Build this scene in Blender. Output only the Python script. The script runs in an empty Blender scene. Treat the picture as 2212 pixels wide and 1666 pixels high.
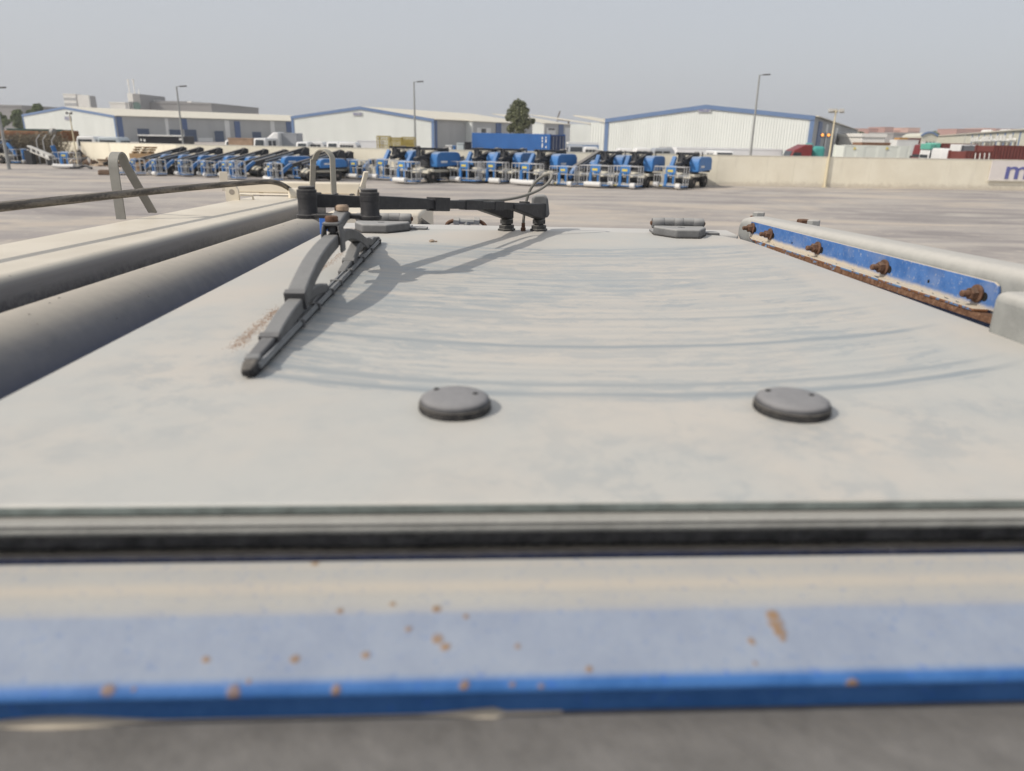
import bpy, math, random
import numpy as np
from mathutils import Vector, Matrix

random.seed(11)
rad = math.radians
S = bpy.context.scene
COL = S.collection

# ------------------------------------------------------------------ camera
F, CX, CY, YH, H = 1600.0, 1106.0, 833.0, 290.0, 3.4     # measured on the photograph at 2212 px width
PITCH, ROLL = math.atan((CY - YH) / F), 0.018
fw = Vector((0, math.cos(PITCH), -math.sin(PITCH)))
up0 = Vector((0, math.sin(PITCH), math.cos(PITCH)))
rt0 = Vector((1, 0, 0))
RT = rt0 * math.cos(ROLL) + up0 * math.sin(ROLL)
UP = up0 * math.cos(ROLL) - rt0 * math.sin(ROLL)
EYE = Vector((0, 0, H))
cam = bpy.data.cameras.new("camera")
cam.lens, cam.sensor_width = 36.0 * F / 2212.0, 36.0
cam.clip_start, cam.clip_end = 0.02, 6000
cam.dof.use_dof, cam.dof.focus_distance, cam.dof.aperture_fstop = True, 1.30, 8.0
co = bpy.data.objects.new("camera", cam)
m = Matrix((RT, UP, -fw)).transposed().to_4x4()
m.translation = EYE
co.matrix_world = m
COL.objects.link(co)
S.camera = co

# ------------------------------------------------------------------ light
SUN_EL, SUN_DIR = rad(40), Vector((-0.906, -0.423, 0)).normalized()
world = bpy.data.worlds.new("World")
S.world = world
world.use_nodes = True
wn = world.node_tree
wn.nodes.clear()
sky = wn.nodes.new("ShaderNodeTexSky")
sky.sky_type = 'NISHITA'
sky.sun_disc = False
sky.sun_elevation = SUN_EL
sky.sun_rotation = math.atan2(SUN_DIR.x, SUN_DIR.y)
sky.air_density, sky.dust_density, sky.ozone_density = 1.0, 5.0, 1.5
hz = wn.nodes.new("ShaderNodeMix")
hz.data_type = 'RGBA'
hz.inputs[0].default_value = 0.70
hz.inputs[7].default_value = (7.05, 7.25, 7.65, 1)          # dusty air, evens the sky out
bg = wn.nodes.new("ShaderNodeBackground")
bg.inputs[1].default_value = 0.10
wo = wn.nodes.new("ShaderNodeOutputWorld")
wn.links.new(sky.outputs[0], hz.inputs[6])
wn.links.new(hz.outputs[2], bg.inputs[0])
wn.links.new(bg.outputs[0], wo.inputs[0])
sl = bpy.data.lights.new("sun", 'SUN')
sl.energy, sl.angle, sl.color = 3.1, rad(0.55), (1.0, 0.93, 0.83)
so = bpy.data.objects.new("sun", sl)
sv = SUN_DIR * math.cos(SUN_EL) + Vector((0, 0, math.sin(SUN_EL)))
so.rotation_euler = sv.to_track_quat('Z', 'Y').to_euler()
so.location = (0, 0, 40)
COL.objects.link(so)
S.view_settings.view_transform = 'Standard'
S.view_settings.look = 'None'
S.view_settings.exposure = 0.0
S.view_settings.gamma = 1.0
S.view_settings.use_curve_mapping = False
S.render.engine = 'CYCLES'
S.cycles.max_bounces = 6
S.cycles.use_denoising = True

# ------------------------------------------------------------------ helpers
def V(*a):
    return Vector(a)

def at(x, y, X=None, Y=None, Z=None):
    """point of the place seen at photo pixel (x, y), on the plane X, Y or Z = const"""
    d = fw + RT * ((x - CX) / F) - UP * ((y - CY) / F)
    if Z is not None:
        t = (Z - H) / d.z
    elif Y is not None:
        t = Y / d.y
    else:
        t = X / d.x
    return EYE + d * t

def on_plane(x, y, p, n):
    d = fw + RT * ((x - CX) / F) - UP * ((y - CY) / F)
    return EYE + d * ((p - EYE).dot(n) / d.dot(n))

class MB:
    def __init__(s):
        s.v, s.f = [], []
    def add(s, vs, fs):
        o = len(s.v)
        s.v += [tuple(p) for p in vs]
        s.f += [tuple(i + o for i in f) for f in fs]
        return s
    def box(s, x0, x1, y0, y1, z0, z1):
        return s.add([(x0,y0,z0),(x1,y0,z0),(x1,y1,z0),(x0,y1,z0),(x0,y0,z1),(x1,y0,z1),(x1,y1,z1),(x0,y1,z1)],
                     [(3,2,1,0),(4,5,6,7),(0,1,5,4),(1,2,6,5),(2,3,7,6),(3,0,4,7)])
    def obox(s, c, a, b, d):
        """box of centre c and half axes a, b, d"""
        c, a, b, d = Vector(c), Vector(a), Vector(b), Vector(d)
        p = [c-a-b-d, c+a-b-d, c+a+b-d, c-a+b-d, c-a-b+d, c+a-b+d, c+a+b+d, c-a+b+d]
        return s.add(p, [(3,2,1,0),(4,5,6,7),(0,1,5,4),(1,2,6,5),(2,3,7,6),(3,0,4,7)])
    def path(s, pts, w, h, up=(0,0,1), side=None):
        """rectangular section swept along pts; w, h numbers or lists"""
        pts = [Vector(p) for p in pts]
        n = len(pts)
        W = w if isinstance(w, (list, tuple)) else [w]*n
        Hh = h if isinstance(h, (list, tuple)) else [h]*n
        vs = []
        for i, p in enumerate(pts):
            t = (pts[min(i+1, n-1)] - pts[max(i-1, 0)]).normalized()
            sd = Vector(side) if side is not None else t.cross(Vector(up)).normalized()
            u = sd.cross(t).normalized()
            a, b = sd*W[i]/2, u*Hh[i]/2
            vs += [p-a-b, p+a-b, p+a+b, p-a+b]
        fs = [(3,2,1,0), tuple(range(4*n-4, 4*n))]
        for i in range(n-1):
            for k in range(4):
                k2 = (k+1) % 4
                fs.append((4*i+k, 4*i+k2, 4*i+4+k2, 4*i+4+k))
        return s.add(vs, fs)
    def bar(s, a, b, w, h, up=(0,0,1)):
        return s.path([a, b], w, h, up)
    def tube(s, pts, r, n=8):
        pts = [Vector(p) for p in pts]
        N = len(pts)
        rr = r if isinstance(r, (list, tuple)) else [r]*N
        t0 = (pts[1]-pts[0]).normalized()
        u = t0.orthogonal().normalized()
        vs = []
        for i, p in enumerate(pts):
            t = (pts[min(i+1, N-1)] - pts[max(i-1, 0)]).normalized()
            u = (u - t*u.dot(t)).normalized()
            w = t.cross(u)
            for k in range(n):
                a = 2*math.pi*k/n
                vs.append(p + (u*math.cos(a) + w*math.sin(a))*rr[i])
        fs = [tuple(range(n-1, -1, -1)), tuple(range((N-1)*n, N*n))]
        for i in range(N-1):
            for k in range(n):
                k2 = (k+1) % n
                fs.append((i*n+k, i*n+k2, (i+1)*n+k2, (i+1)*n+k))
        return s.add(vs, fs)
    def lathe(s, prof, c, axis=(0,0,1), n=24, rot=0.0):
        """prof: (radius, height) from bottom to top"""
        c, ax = Vector(c), Vector(axis).normalized()
        u = ax.orthogonal().normalized()
        if abs(ax.z) > .9: u = Vector((1,0,0))
        w = ax.cross(u)
        vs = []
        for r, h in prof:
            for k in range(n):
                a = 2*math.pi*k/n + rot
                vs.append(c + ax*h + (u*math.cos(a) + w*math.sin(a))*r)
        m_ = len(prof)
        fs = [tuple(range(n-1, -1, -1)), tuple(range((m_-1)*n, m_*n))]
        for i in range(m_-1):
            for k in range(n):
                k2 = (k+1) % n
                fs.append((i*n+k, i*n+k2, (i+1)*n+k2, (i+1)*n+k))
        return s.add(vs, fs)
    def prism(s, poly, vec):
        poly = [Vector(p) for p in poly]
        vec = Vector(vec)
        n = len(poly)
        vs = poly + [p + vec for p in poly]
        fs = [tuple(range(n-1, -1, -1)), tuple(range(n, 2*n))]
        for k in range(n):
            k2 = (k+1) % n
            fs.append((k, k2, n+k2, n+k))
        return s.add(vs, fs)
    def mesh(s, name, smooth=None):
        me = bpy.data.meshes.new(name)
        me.from_pydata(s.v, [], s.f)
        me.update()
        import bmesh
        bm = bmesh.new(); bm.from_mesh(me)
        bmesh.ops.recalc_face_normals(bm, faces=bm.faces)
        bm.to_mesh(me); bm.free()
        if smooth:
            me.shade_smooth()
            me.set_sharp_from_angle(angle=rad(smooth))
        return me
    def build(s, name, mat, parent=None, smooth=None, bevel=0, seg=2, kind=None, label=None, org=None):
        if org is None and parent is not None:
            org = parent.get('_o')
        if org is not None:
            ox, oy, oz = org
            s.v = [(x-ox, y-oy, z-oz) for x, y, z in s.v]
        me = s.mesh(name, smooth if not bevel else (smooth or 40))
        me.materials.append(mat)
        o = bpy.data.objects.new(name, me)
        COL.objects.link(o)
        if parent is not None:
            o.parent = parent
            if parent.get('_o') is not None: o['_o'] = parent['_o']
        elif org is not None:
            o.location = org
            o['_o'] = org
        if bevel:
            b = o.modifiers.new("bevel", 'BEVEL')
            b.width, b.segments, b.limit_method, b.angle_limit = bevel, seg, 'ANGLE', rad(35)
            b.harden_normals = False
        if kind: o['kind'] = kind
        if label: o['label'] = label
        return o

def tag(o, label, cat, group=None):
    o['label'] = label
    o['category'] = cat
    if group: o['group'] = group
    return o

def thing(name, loc, label, cat, group=None):
    o = bpy.data.objects.new(name, None)
    o.empty_display_size = 0.2
    o.location = loc
    o['_o'] = tuple(loc)
    COL.objects.link(o)
    return tag(o, label, cat, group)

def copy_tree(o, parent=None):
    c = o.copy()
    COL.objects.link(c)
    if parent is not None: c.parent = parent
    for ch in list(o.children):
        copy_tree(ch, c)
    return c

# ------------------------------------------------------------------ materials
class NG:
    """small helper round a material's node tree"""
    def __init__(s, name):
        s.mat = bpy.data.materials.new(name)
        s.mat.use_nodes = True
        s.t = s.mat.node_tree
        s.b = s.t.nodes["Principled BSDF"]
    def n(s, typ, **kw):
        nd = s.t.nodes.new(typ)
        for k, v in kw.items(): setattr(nd, k, v)
        return nd
    def put(s, sock, v):
        if isinstance(v, bpy.types.NodeSocket): s.t.links.new(v, sock)
        elif isinstance(v, (tuple, list)) and sock.type == 'RGBA': sock.default_value = (*v[:3], 1)
        else: sock.default_value = v
    def m(s, op, a, b=None, c=None, clamp=False):
        nd = s.n("ShaderNodeMath", operation=op, use_clamp=clamp)
        s.put(nd.inputs[0], a)
        if b is not None: s.put(nd.inputs[1], b)
        if c is not None: s.put(nd.inputs[2], c)
        return nd.outputs[0]
    def mr(s, v, a, b, c=0.0, d=1.0, smooth=True):
        nd = s.n("ShaderNodeMapRange", interpolation_type='SMOOTHSTEP' if smooth else 'LINEAR')
        for i, q in enumerate((v, a, b, c, d)): s.put(nd.inputs[i], q)
        return nd.outputs[0]
    def mix(s, f, a, b):
        nd = s.n("ShaderNodeMix", data_type='RGBA')
        s.put(nd.inputs[0], f); s.put(nd.inputs[6], a); s.put(nd.inputs[7], b)
        return nd.outputs[2]
    def noise(s, vec, scale, detail=4, rough=.55, dist=0.0):
        nd = s.n("ShaderNodeTexNoise")
        if vec is not None: s.put(nd.inputs['Vector'], vec)
        nd.inputs['Scale'].default_value = scale
        nd.inputs['Detail'].default_value = detail
        nd.inputs['Roughness'].default_value = rough
        nd.inputs['Distortion'].default_value = dist
        return nd.outputs[0]
    def comb(s, x, y, z):
        nd = s.n("ShaderNodeCombineXYZ")
        for i, q in enumerate((x, y, z)): s.put(nd.inputs[i], q)
        return nd.outputs[0]
    def obj(s):
        return s.n("ShaderNodeTexCoord").outputs['Object']
    def sep(s, v):
        nd = s.n("ShaderNodeSeparateXYZ"); s.put(nd.inputs[0], v)
        return nd.outputs
    def nz(s):
        return s.sep(s.n("ShaderNodeNewGeometry").outputs['Normal'])[2]
    def bump(s, h, strength, dist):
        nd = s.n("ShaderNodeBump")
        nd.inputs['Strength'].default_value = strength
        nd.inputs['Distance'].default_value = dist
        s.put(nd.inputs['Height'], h)
        s.t.links.new(nd.outputs[0], s.b.inputs['Normal'])
    def out(s, col, rough=.6, metal=0.0, spec=.3):
        s.put(s.b.inputs['Base Color'], col)
        s.put(s.b.inputs['Roughness'], rough)
        s.put(s.b.inputs['Metallic'], metal)
        s.b.inputs['Specular IOR Level'].default_value = spec
        return s.mat

DUST = (.50, .455, .385)
def M(name, col, rough=.6, var=.12, scale=8.0, dust=0.0, dcol=DUST, bump=0.0, bscale=None, bdist=.002, metal=0.0, spec=.3,
      rust=0.0, rnd=0.0, stretch=None, edge=(.25, .95)):
    g = NG(name)
    c = g.obj()
    if stretch:
        mp = g.n("ShaderNodeMapping"); g.put(mp.inputs[0], c); mp.inputs['Scale'].default_value = stretch
        c = mp.outputs[0]
    n1 = g.noise(c, scale, 5)
    k = g.mr(n1, .3, .7, 0, 1, False)
    cc = g.mix(k, [x*(1-var) for x in col], [min(1, x*(1+var)) for x in col])
    if rnd:
        oi = g.n("ShaderNodeObjectInfo").outputs['Random']
        cc2 = g.n("ShaderNodeHueSaturation"); g.put(cc2.inputs['Color'], cc); g.put(cc2.inputs['Value'], g.mr(oi, 0, 1, 1-rnd, 1+rnd, False))
        cc = cc2.outputs[0]
    if rust:
        r = g.noise(c, scale*1.7, 8, .65)
        cc = g.mix(g.mr(r, .62-rust*.25, .68-rust*.2), cc, g.mix(n1, (.10,.035,.014), (.24,.095,.04)))
    if dust:
        f = g.m('ADD', g.m('MULTIPLY', g.mr(g.nz(), edge[0], edge[1]), dust), g.m('MULTIPLY', g.m('SUBTRACT', g.noise(c, scale*2.3, 6, .65), .5), .45), clamp=True)
        cc = g.mix(f, cc, dcol)
    if bump:
        g.bump(g.noise(c, bscale or scale*8, 4), bump, bdist)
    return g.out(cc, rough, metal, spec)

def ATT(g, name):
    nd = g.n("ShaderNodeAttribute"); nd.attribute_name = name
    return nd.outputs['Fac']
# ------------------------------------------------------------------ ground (large structure comes first)
def ground_mat():
    g = NG("yard_dust")
    c = g.obj()
    mp = g.n("ShaderNodeMapping"); g.put(mp.inputs[0], c); mp.inputs['Scale'].default_value = (.22, .55, 1)
    mp.inputs['Rotation'].default_value = (0, 0, rad(8))
    n1 = g.noise(mp.outputs[0], .55, 7, .6, .6)
    n2 = g.noise(c, 1.7, 8, .65)
    n3 = g.noise(c, 14, 4)
    mp2 = g.n("ShaderNodeMapping"); g.put(mp2.inputs[0], c); mp2.inputs['Scale'].default_value = (.05, .9, 1)
    mp2.inputs['Rotation'].default_value = (0, 0, rad(-6))
    n4 = g.noise(mp2.outputs[0], 1.1, 5, .6, 1.2)
    col = g.mix(g.mr(n1, .36, .64), (.325, .298, .28), (.44, .405, .365))
    col = g.mix(g.m('MULTIPLY', g.mr(n4, .48, .66), .70), col, (.31, .288, .282))
    col = g.mix(g.m('MULTIPLY', g.mr(n2, .52, .72), .55), col, (.58, .51, .43))
    col = g.mix(g.m('MULTIPLY', g.mr(n3, .5, .75), .30), col, (.25, .225, .21))
    mp3 = g.n("ShaderNodeMapping"); g.put(mp3.inputs[0], c); mp3.inputs['Scale'].default_value = (.06, .16, 1)
    n5 = g.noise(mp3.outputs[0], 1.3, 4, .6, 1.5)
    col = g.mix(g.m('MULTIPLY', g.mr(n5, .50, .62), .6), col, (.52, .45, .37))
    col = g.mix(g.m('MULTIPLY', g.mr(n5, .46, .34), .6), col, (.225, .208, .205))
    g.bump(g.m('ADD', g.m('MULTIPLY', n2, 1.0), g.m('MULTIPLY', n3, .3)), .5, .06)
    return g.out(col, .92, 0, .15)
gb = MB()
gb.add([(-900, -60, 0), (900, -60, 0), (900, 1300, 0), (-900, 1300, 0)], [(0, 1, 2, 3)])
gb.build("ground", ground_mat(), kind="structure")

# ------------------------------------------------------------------ telehandler the photograph is taken over
TH = thing("telehandler", (0, 0, 0), "dusty telehandler in the foreground with roof window, wiper and cream boom", "telehandler")
BLUE = (.040, .135, .47)
m_blue = M("blue_paint", BLUE, .5, .12, 30, dust=.35, bump=.15, rnd=0, edge=(.3, .95))
m_cream = M("cream_dusty_paint", (.66, .60, .49), .55, .05, 9, dust=.35, dcol=(.64, .575, .47), bump=.04)
m_grey = M("grey_dusty_steel", (.27, .275, .27), .7, .12, 22, dust=.75, dcol=(.50, .475, .43), bump=.3, bscale=260, bdist=.0012)
m_black = M("black_dusty_plastic", (.030, .030, .033), .55, .25, 60, dust=.42, dcol=(.22, .212, .20), bump=.35, bscale=300, bdist=.0008, edge=(.35, 1.05))
m_wip = M("wiper_grey_coating", (.105, .106, .108), .6, .2, 40, dust=.62, dcol=(.30, .298, .29), bump=.25, bscale=400, bdist=.0005, edge=(.1, 1.0))
m_wipd = M("wiper_dark_coating", (.06, .06, .064), .55, .2, 50, dust=.5, dcol=(.28, .275, .265), bump=.25, bscale=400, bdist=.0005, edge=(.3, 1.0))
m_rub = M("black_rubber", (.022, .022, .024), .7, .2, 80, dust=.22, bump=.2, bscale=500, bdist=.0005)
m_rust = M("rusty_steel", (.115, .062, .040), .85, .40, 160, dust=.28, dcol=(.28, .21, .155), bump=.6, bscale=500, bdist=.0008)
m_hole = M("dark_hole", (.012, .012, .012), .9)

# -- roof glass with its wiped dust
def glass_mat():
    g = NG("dusty_roof_glass")
    c = g.obj()
    x, y, z = g.sep(c)
    dx = g.m('SUBTRACT', x, .034)
    t = g.m('SUBTRACT', g.m('ADD', y, g.m('SQRT', g.m('MAXIMUM', g.m('SUBTRACT', .4316, g.m('MULTIPLY', dx, dx)), .001))), 1.078)
    wob = g.m('MULTIPLY', g.m('SUBTRACT', g.noise(c, 9, 3), .5), .012)
    tw = g.m('ADD', t, wob)
    blade = g.m('ADD', g.m('MULTIPLY', g.m('SUBTRACT', 1.063, y), .044), -.196)
    right = g.m('ADD', .352, g.m('MULTIPLY', g.m('SUBTRACT', g.noise(c, 14, 4), .5), .05))
    mask = g.m('MULTIPLY', g.mr(tw, -.012, -.003), g.mr(tw, .645, .60))
    mask = g.m('MULTIPLY', mask, g.m('MULTIPLY', g.mr(g.m('SUBTRACT', x, blade), -.004, .008), g.mr(g.m('SUBTRACT', right, x), -.03, .05)))
    # fine streaks along the arcs, finer further up the blade
    sv = g.comb(g.m('MULTIPLY', x, 1.0), g.m('MULTIPLY', tw, 70), 0)
    st = g.noise(sv, 1.0, 5, .7, .25)
    sv2 = g.comb(g.m('MULTIPLY', x, 3.4), g.m('MULTIPLY', tw, 150), 3.0)
    st2 = g.noise(sv2, 1.0, 4, .65, .4)
    # dried flakes: blotches stretched along the arcs
    wv = g.m('MULTIPLY', g.m('SUBTRACT', g.noise(c, 38, 5, .65), .5), .020)
    tf = g.m('ADD', tw, wv)
    fl = g.noise(g.comb(g.m('MULTIPLY', x, 15), g.m('MULTIPLY', tf, 58), 1.7), 1.0, 9, .72, .5)
    fl2 = g.noise(g.comb(g.m('MULTIPLY', x, 30), g.m('MULTIPLY', tf, 120), 5.1), 1.0, 8, .72, .4)
    band = g.m('MULTIPLY', g.m('SUBTRACT', g.noise(g.comb(g.m('MULTIPLY', x, 2.2), g.m('MULTIPLY', tw, 11), 9.0), 1.0, 3), .5), .30)
    flake = g.mr(g.m('ADD', g.m('ADD', g.m('MULTIPLY', fl, .62), g.m('MULTIPLY', fl2, .38)), band), .475, .515)
    streak = g.mr(g.m('ADD', g.m('MULTIPLY', st, .7), g.m('MULTIPLY', st2, .3)), .45, .56)
    clean_in = g.m('ADD', g.m('MULTIPLY', g.m('SUBTRACT', 1.0, flake), .58), g.m('MULTIPLY', streak, .42), clamp=True)
    clean_in = g.m('MULTIPLY', clean_in, g.mr(g.noise(c, 3.2, 3), .25, .6, .55, 1.0))
    # rubber-edge lines where the blade pressed
    lines = None
    for t0, wd, a in ((.004, .0050, .95), (.024, .0045, .60), (.115, .0050, .85), (.20, .0045, .40), (.335, .004, .28), (.52, .008, .35)):
        d = g.m('ABSOLUTE', g.m('SUBTRACT', tw, t0))
        l = g.m('MULTIPLY', g.mr(d, wd*1.25, wd*.3), a)
        lines = l if lines is None else g.m('MAXIMUM', lines, l)
    lines = g.m('MULTIPLY', lines, g.mr(g.noise(g.comb(g.m('MULTIPLY', x, 5), g.m('MULTIPLY', tw, 60), 8), 1, 4), .30, .55, .25, 1))
    inside = g.m('MAXIMUM', clean_in, lines)
    # outside: dust creased by dried water
    o2 = g.mr(g.noise(c, 11, 8, .68, .5), .44, .72)
    near = g.mr(y, .80, .45, .12, 1.0)
    o3 = g.mr(g.noise(c, 34, 8, .72, .3), .47, .60)
    o4 = g.mr(g.noise(c, 4.2, 4, .6), .40, .62, .25, 1.0)
    outside = g.m('MULTIPLY', g.m('MULTIPLY', g.m('ADD', g.m('MULTIPLY', o3, .42), g.m('MULTIPLY', o2, .50), clamp=True), o4), near)
    cl = g.m('ADD', g.m('MULTIPLY', inside, mask), g.m('MULTIPLY', outside, g.m('SUBTRACT', 1.0, mask)), clamp=True)
    # a dustier ridge where the blade parks and where it turns
    ridge = g.m('MULTIPLY', g.mr(g.m('ABSOLUTE', g.m('SUBTRACT', g.m('SUBTRACT', right, x), .012)), .022, .0), g.mr(tw, .58, .25))
    cl = g.m('MULTIPLY', cl, g.m('SUBTRACT', 1.0, g.m('MULTIPLY', ridge, .8)))
    warm = g.noise(c, 4.5, 5, .6, .5)
    dust = g.mix(g.mr(warm, .35, .68), (.468, .466, .438), (.520, .484, .432))
    fine = g.noise(c, 420, 3, .7)
    dust = g.mix(g.m('MULTIPLY', g.mr(fine, .58, .78), .30), dust, (.36, .325, .28))
    col = g.mix(g.m('MULTIPLY', cl, .92), dust, (.315, .345, .355))
    col = g.mix(g.m('MULTIPLY', g.m('MULTIPLY', lines, mask), .75), col, (.265, .295, .31))
    g.bump(g.m('ADD', g.m('MULTIPLY', fine, .5), g.m('MULTIPLY', cl, -.7)), .12, .0012)
    rough = g.mr(cl, 0, 1, .62, .40, False)
    return g.out(col, rough, 0, .32)
m_glass = glass_mat()
g_edge = M("glass_edge_green", (.15, .175, .165), .45, .35, 90, dust=0, spec=.5)
GZ = 3.25
outline = [(-.2955, .270), (.432, .3095), (.398, .75), (.3645, 1.13), (.357, 1.175), (.336, 1.215), (.30, 1.236), (-.262, 1.240), (-.287, 1.225), (-.298, 1.19)]
gl = MB().prism([(x, y, GZ-.0045) for x, y in outline], (0, 0, .0045)).build("roof_glass", m_glass, TH, bevel=.0015)
eb = MB(); eb.prism([(-.2955, .2690, GZ-.0042), (.432, .3085, GZ-.0042), (.432, .3098, GZ-.0042), (-.2955, .2703, GZ-.0042)], (0, 0, .0030))
eb.build("glass_edge", g_edge, gl)

# -- grit along the parked blade and a pebble
def grit_line(p0, p1, n, spread, smin, smax):
    b = MB()
    for i in range(n):
        t = random.random()
        p = Vector(p0).lerp(Vector(p1), t) + V(random.gauss(0, spread), random.gauss(0, spread*2), 0)
        r = random.uniform(smin, smax)
        k = [V(math.cos(a)*r*random.uniform(.6, 1.3), math.sin(a)*r*random.uniform(.6, 1.3), 0) for a in (0, 1.6, 3.1, 4.7)]
        b.add([p+q for q in k] + [p+V(0, 0, r*.7)], [(0, 1, 4), (1, 2, 4), (2, 3, 4), (3, 0, 4)])
    return b
m_grit = M("brown_grit", (.33, .245, .19), .9, .3, 200)
a0, a1, a2 = at(506, 752, Z=GZ), at(600, 668, Z=GZ), at(742, 545, Z=GZ)
gb = grit_line(a0, a1, 900, .0028, .0003, .0008)
gb2 = grit_line(at(655, 612, Z=GZ), a2, 500, .0028, .0003, .0008)
gb.add(gb2.v, gb2.f)
gb.build("grit", m_grit, gl, kind="stuff")
pb = at(933, 523, Z=GZ)
b = MB().lathe([(.0015, 0), (.0042, .0008), (.0045, .002), (.002, .0035)], pb, n=7)
b.lathe([(.001, 0), (.002, .0006), (.0012, .0018)], pb+V(.006, .002, 0), n=6)
b.build("pebble", M("tan_pebble", (.33, .26, .20), .9, .3, 300), gl, smooth=50)

# -- rear edge of the roof: seal, ledge, blue beam, grey panel
SK = .0545                       # the machine stands turned by about three degrees
def ext(prof, x0, x1, n=1):
    """extrude an open (Y, z) profile across the machine"""
    b = MB(); k = len(prof)
    for i in range(n+1):
        x = x0 + (x1-x0)*i/n
        b.v += [(x, y + SK*x, z) for y, z in prof]
    for i in range(n):
        for j in range(k-1):
            b.f.append((i*k+j, i*k+j+1, (i+1)*k+j+1, (i+1)*k+j))
    return b
X0, X1 = -.40, .52
ext([(.40, 3.2447), (.2803, 3.2445), (.2793, 3.2436), (.2802, 3.2418), (.2795, 3.2405), (.2800, 3.2388), (.2850, 3.2376), (.40, 3.2376)], X0, X1).build("seal_lip", M("seal_lip_dusty", (.25, .25, .235), .7, .2, 60, dust=.7, dcol=(.385, .375, .345), bump=.3, bscale=300), TH)
# spongy seal with a rough surface
b = MB(); nn = 460; kk = 14
for i in range(nn+1):
    x = X0 + (X1-X0)*i/nn
    for j in range(kk):
        a = math.pi*(.05 + 1.35*j/(kk-1))
        r = .0052 + random.gauss(0, .00028)
        b.v.append((x, .2908 + SK*x - r*math.sin(a) + .0003*math.sin(x*40), 3.2318 + r*math.cos(a)*.95))
for i in range(nn):
    for j in range(kk-1):
        b.f.append((i*kk+j, i*kk+j+1, (i+1)*kk+j+1, (i+1)*kk+j))
b.build("window_seal", M("sponge_seal", (.085, .082, .080), .85, .5, 90, dust=.55, dcol=(.30, .285, .255), bump=.8, bscale=380, bdist=.002), TH, smooth=60)
ext([(.36, 3.2252), (.2872, 3.2250), (.2863, 3.2240), (.2861, 3.16)], X0, X1).build("roof_ledge", M("ledge_paint", (.020, .034, .090), .6, .2, 40, dust=.95, dcol=(.42, .38, .32), bump=.6, bscale=160, bdist=.003, edge=(.5, .9)), TH)

prof = [(.2668, 3.165), (.2668, 3.2325), (.2660, 3.2342), (.2640, 3.2352), (.2575, 3.2352), (.2460, 3.2349), (.2400, 3.2349), (.2330, 3.2343), (.2240, 3.2318), (.2150, 3.2288),
        (.2070, 3.2268), (.2050, 3.2262), (.2035, 3.2252), (.2025, 3.2239), (.2022, 3.2227), (.2026, 3.2219), (.2036, 3.2214), (.2122, 3.2212), (.2122, 3.2015), (.2350, 3.2010)]
fine = []
for (ya, za), (yb, zb) in zip(prof[1:-1], prof[2:]):
    L = math.hypot(yb-ya, zb-za); k = max(1, int(L/.0009))
    fine += [(ya + (yb-ya)*i/k, za + (zb-za)*i/k) for i in range(k)]
fine = [prof[0]] + fine + [prof[-1]]
b = ext(fine, X0, X1, 700)
def beam_point(x, y):
    best = None
    for (Y, z) in [q for q in fine[3:] if q[1] > 3.2222]:
        p = at(x, y, Z=z)
        e = abs(p.y - (Y + SK*p.x))
        if best is None or e < best[0]: best = (e, p)
    return best[1]
marks = [(735,1320,8),(848,1305,8),(943,1315,11),(1008,1332,7),(882,1360,8),(945,1380,13),(962,1398,11),(790,1415,10),(638,1424,11),(445,1425,9),
         (1118,1395,7),(1272,1447,8),(1623,1387,9),(1633,1433,6),(233,1490,15),(505,1495,15),(727,1490,12),(1003,1480,11),(1108,1478,7),(1170,1480,8),
         (1840,1480,15),(680,1218,11),(537,1473,6),(290,1490,6),(1670,1330,17),(1677,1348,19),(1685,1366,15),(1690,1380,9),(930,1560,4)]
SPOTS = [(beam_point(x, y), r/1600*.25) for x, y, r in marks]
fk = len(fine)
def dprof(Y, z):
    if z > 3.2346: return 1.0                       # flat top: thick dust
    if z > 3.2268: return .68 + .32*min(1, max(0, (z-3.2336)/.0010))
    if z > 3.2256: return .68*(z-3.2256)/.0012
    return .05
dcol = np.tile(np.array([dprof(Y, z) for Y, z in fine]), 701)
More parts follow.
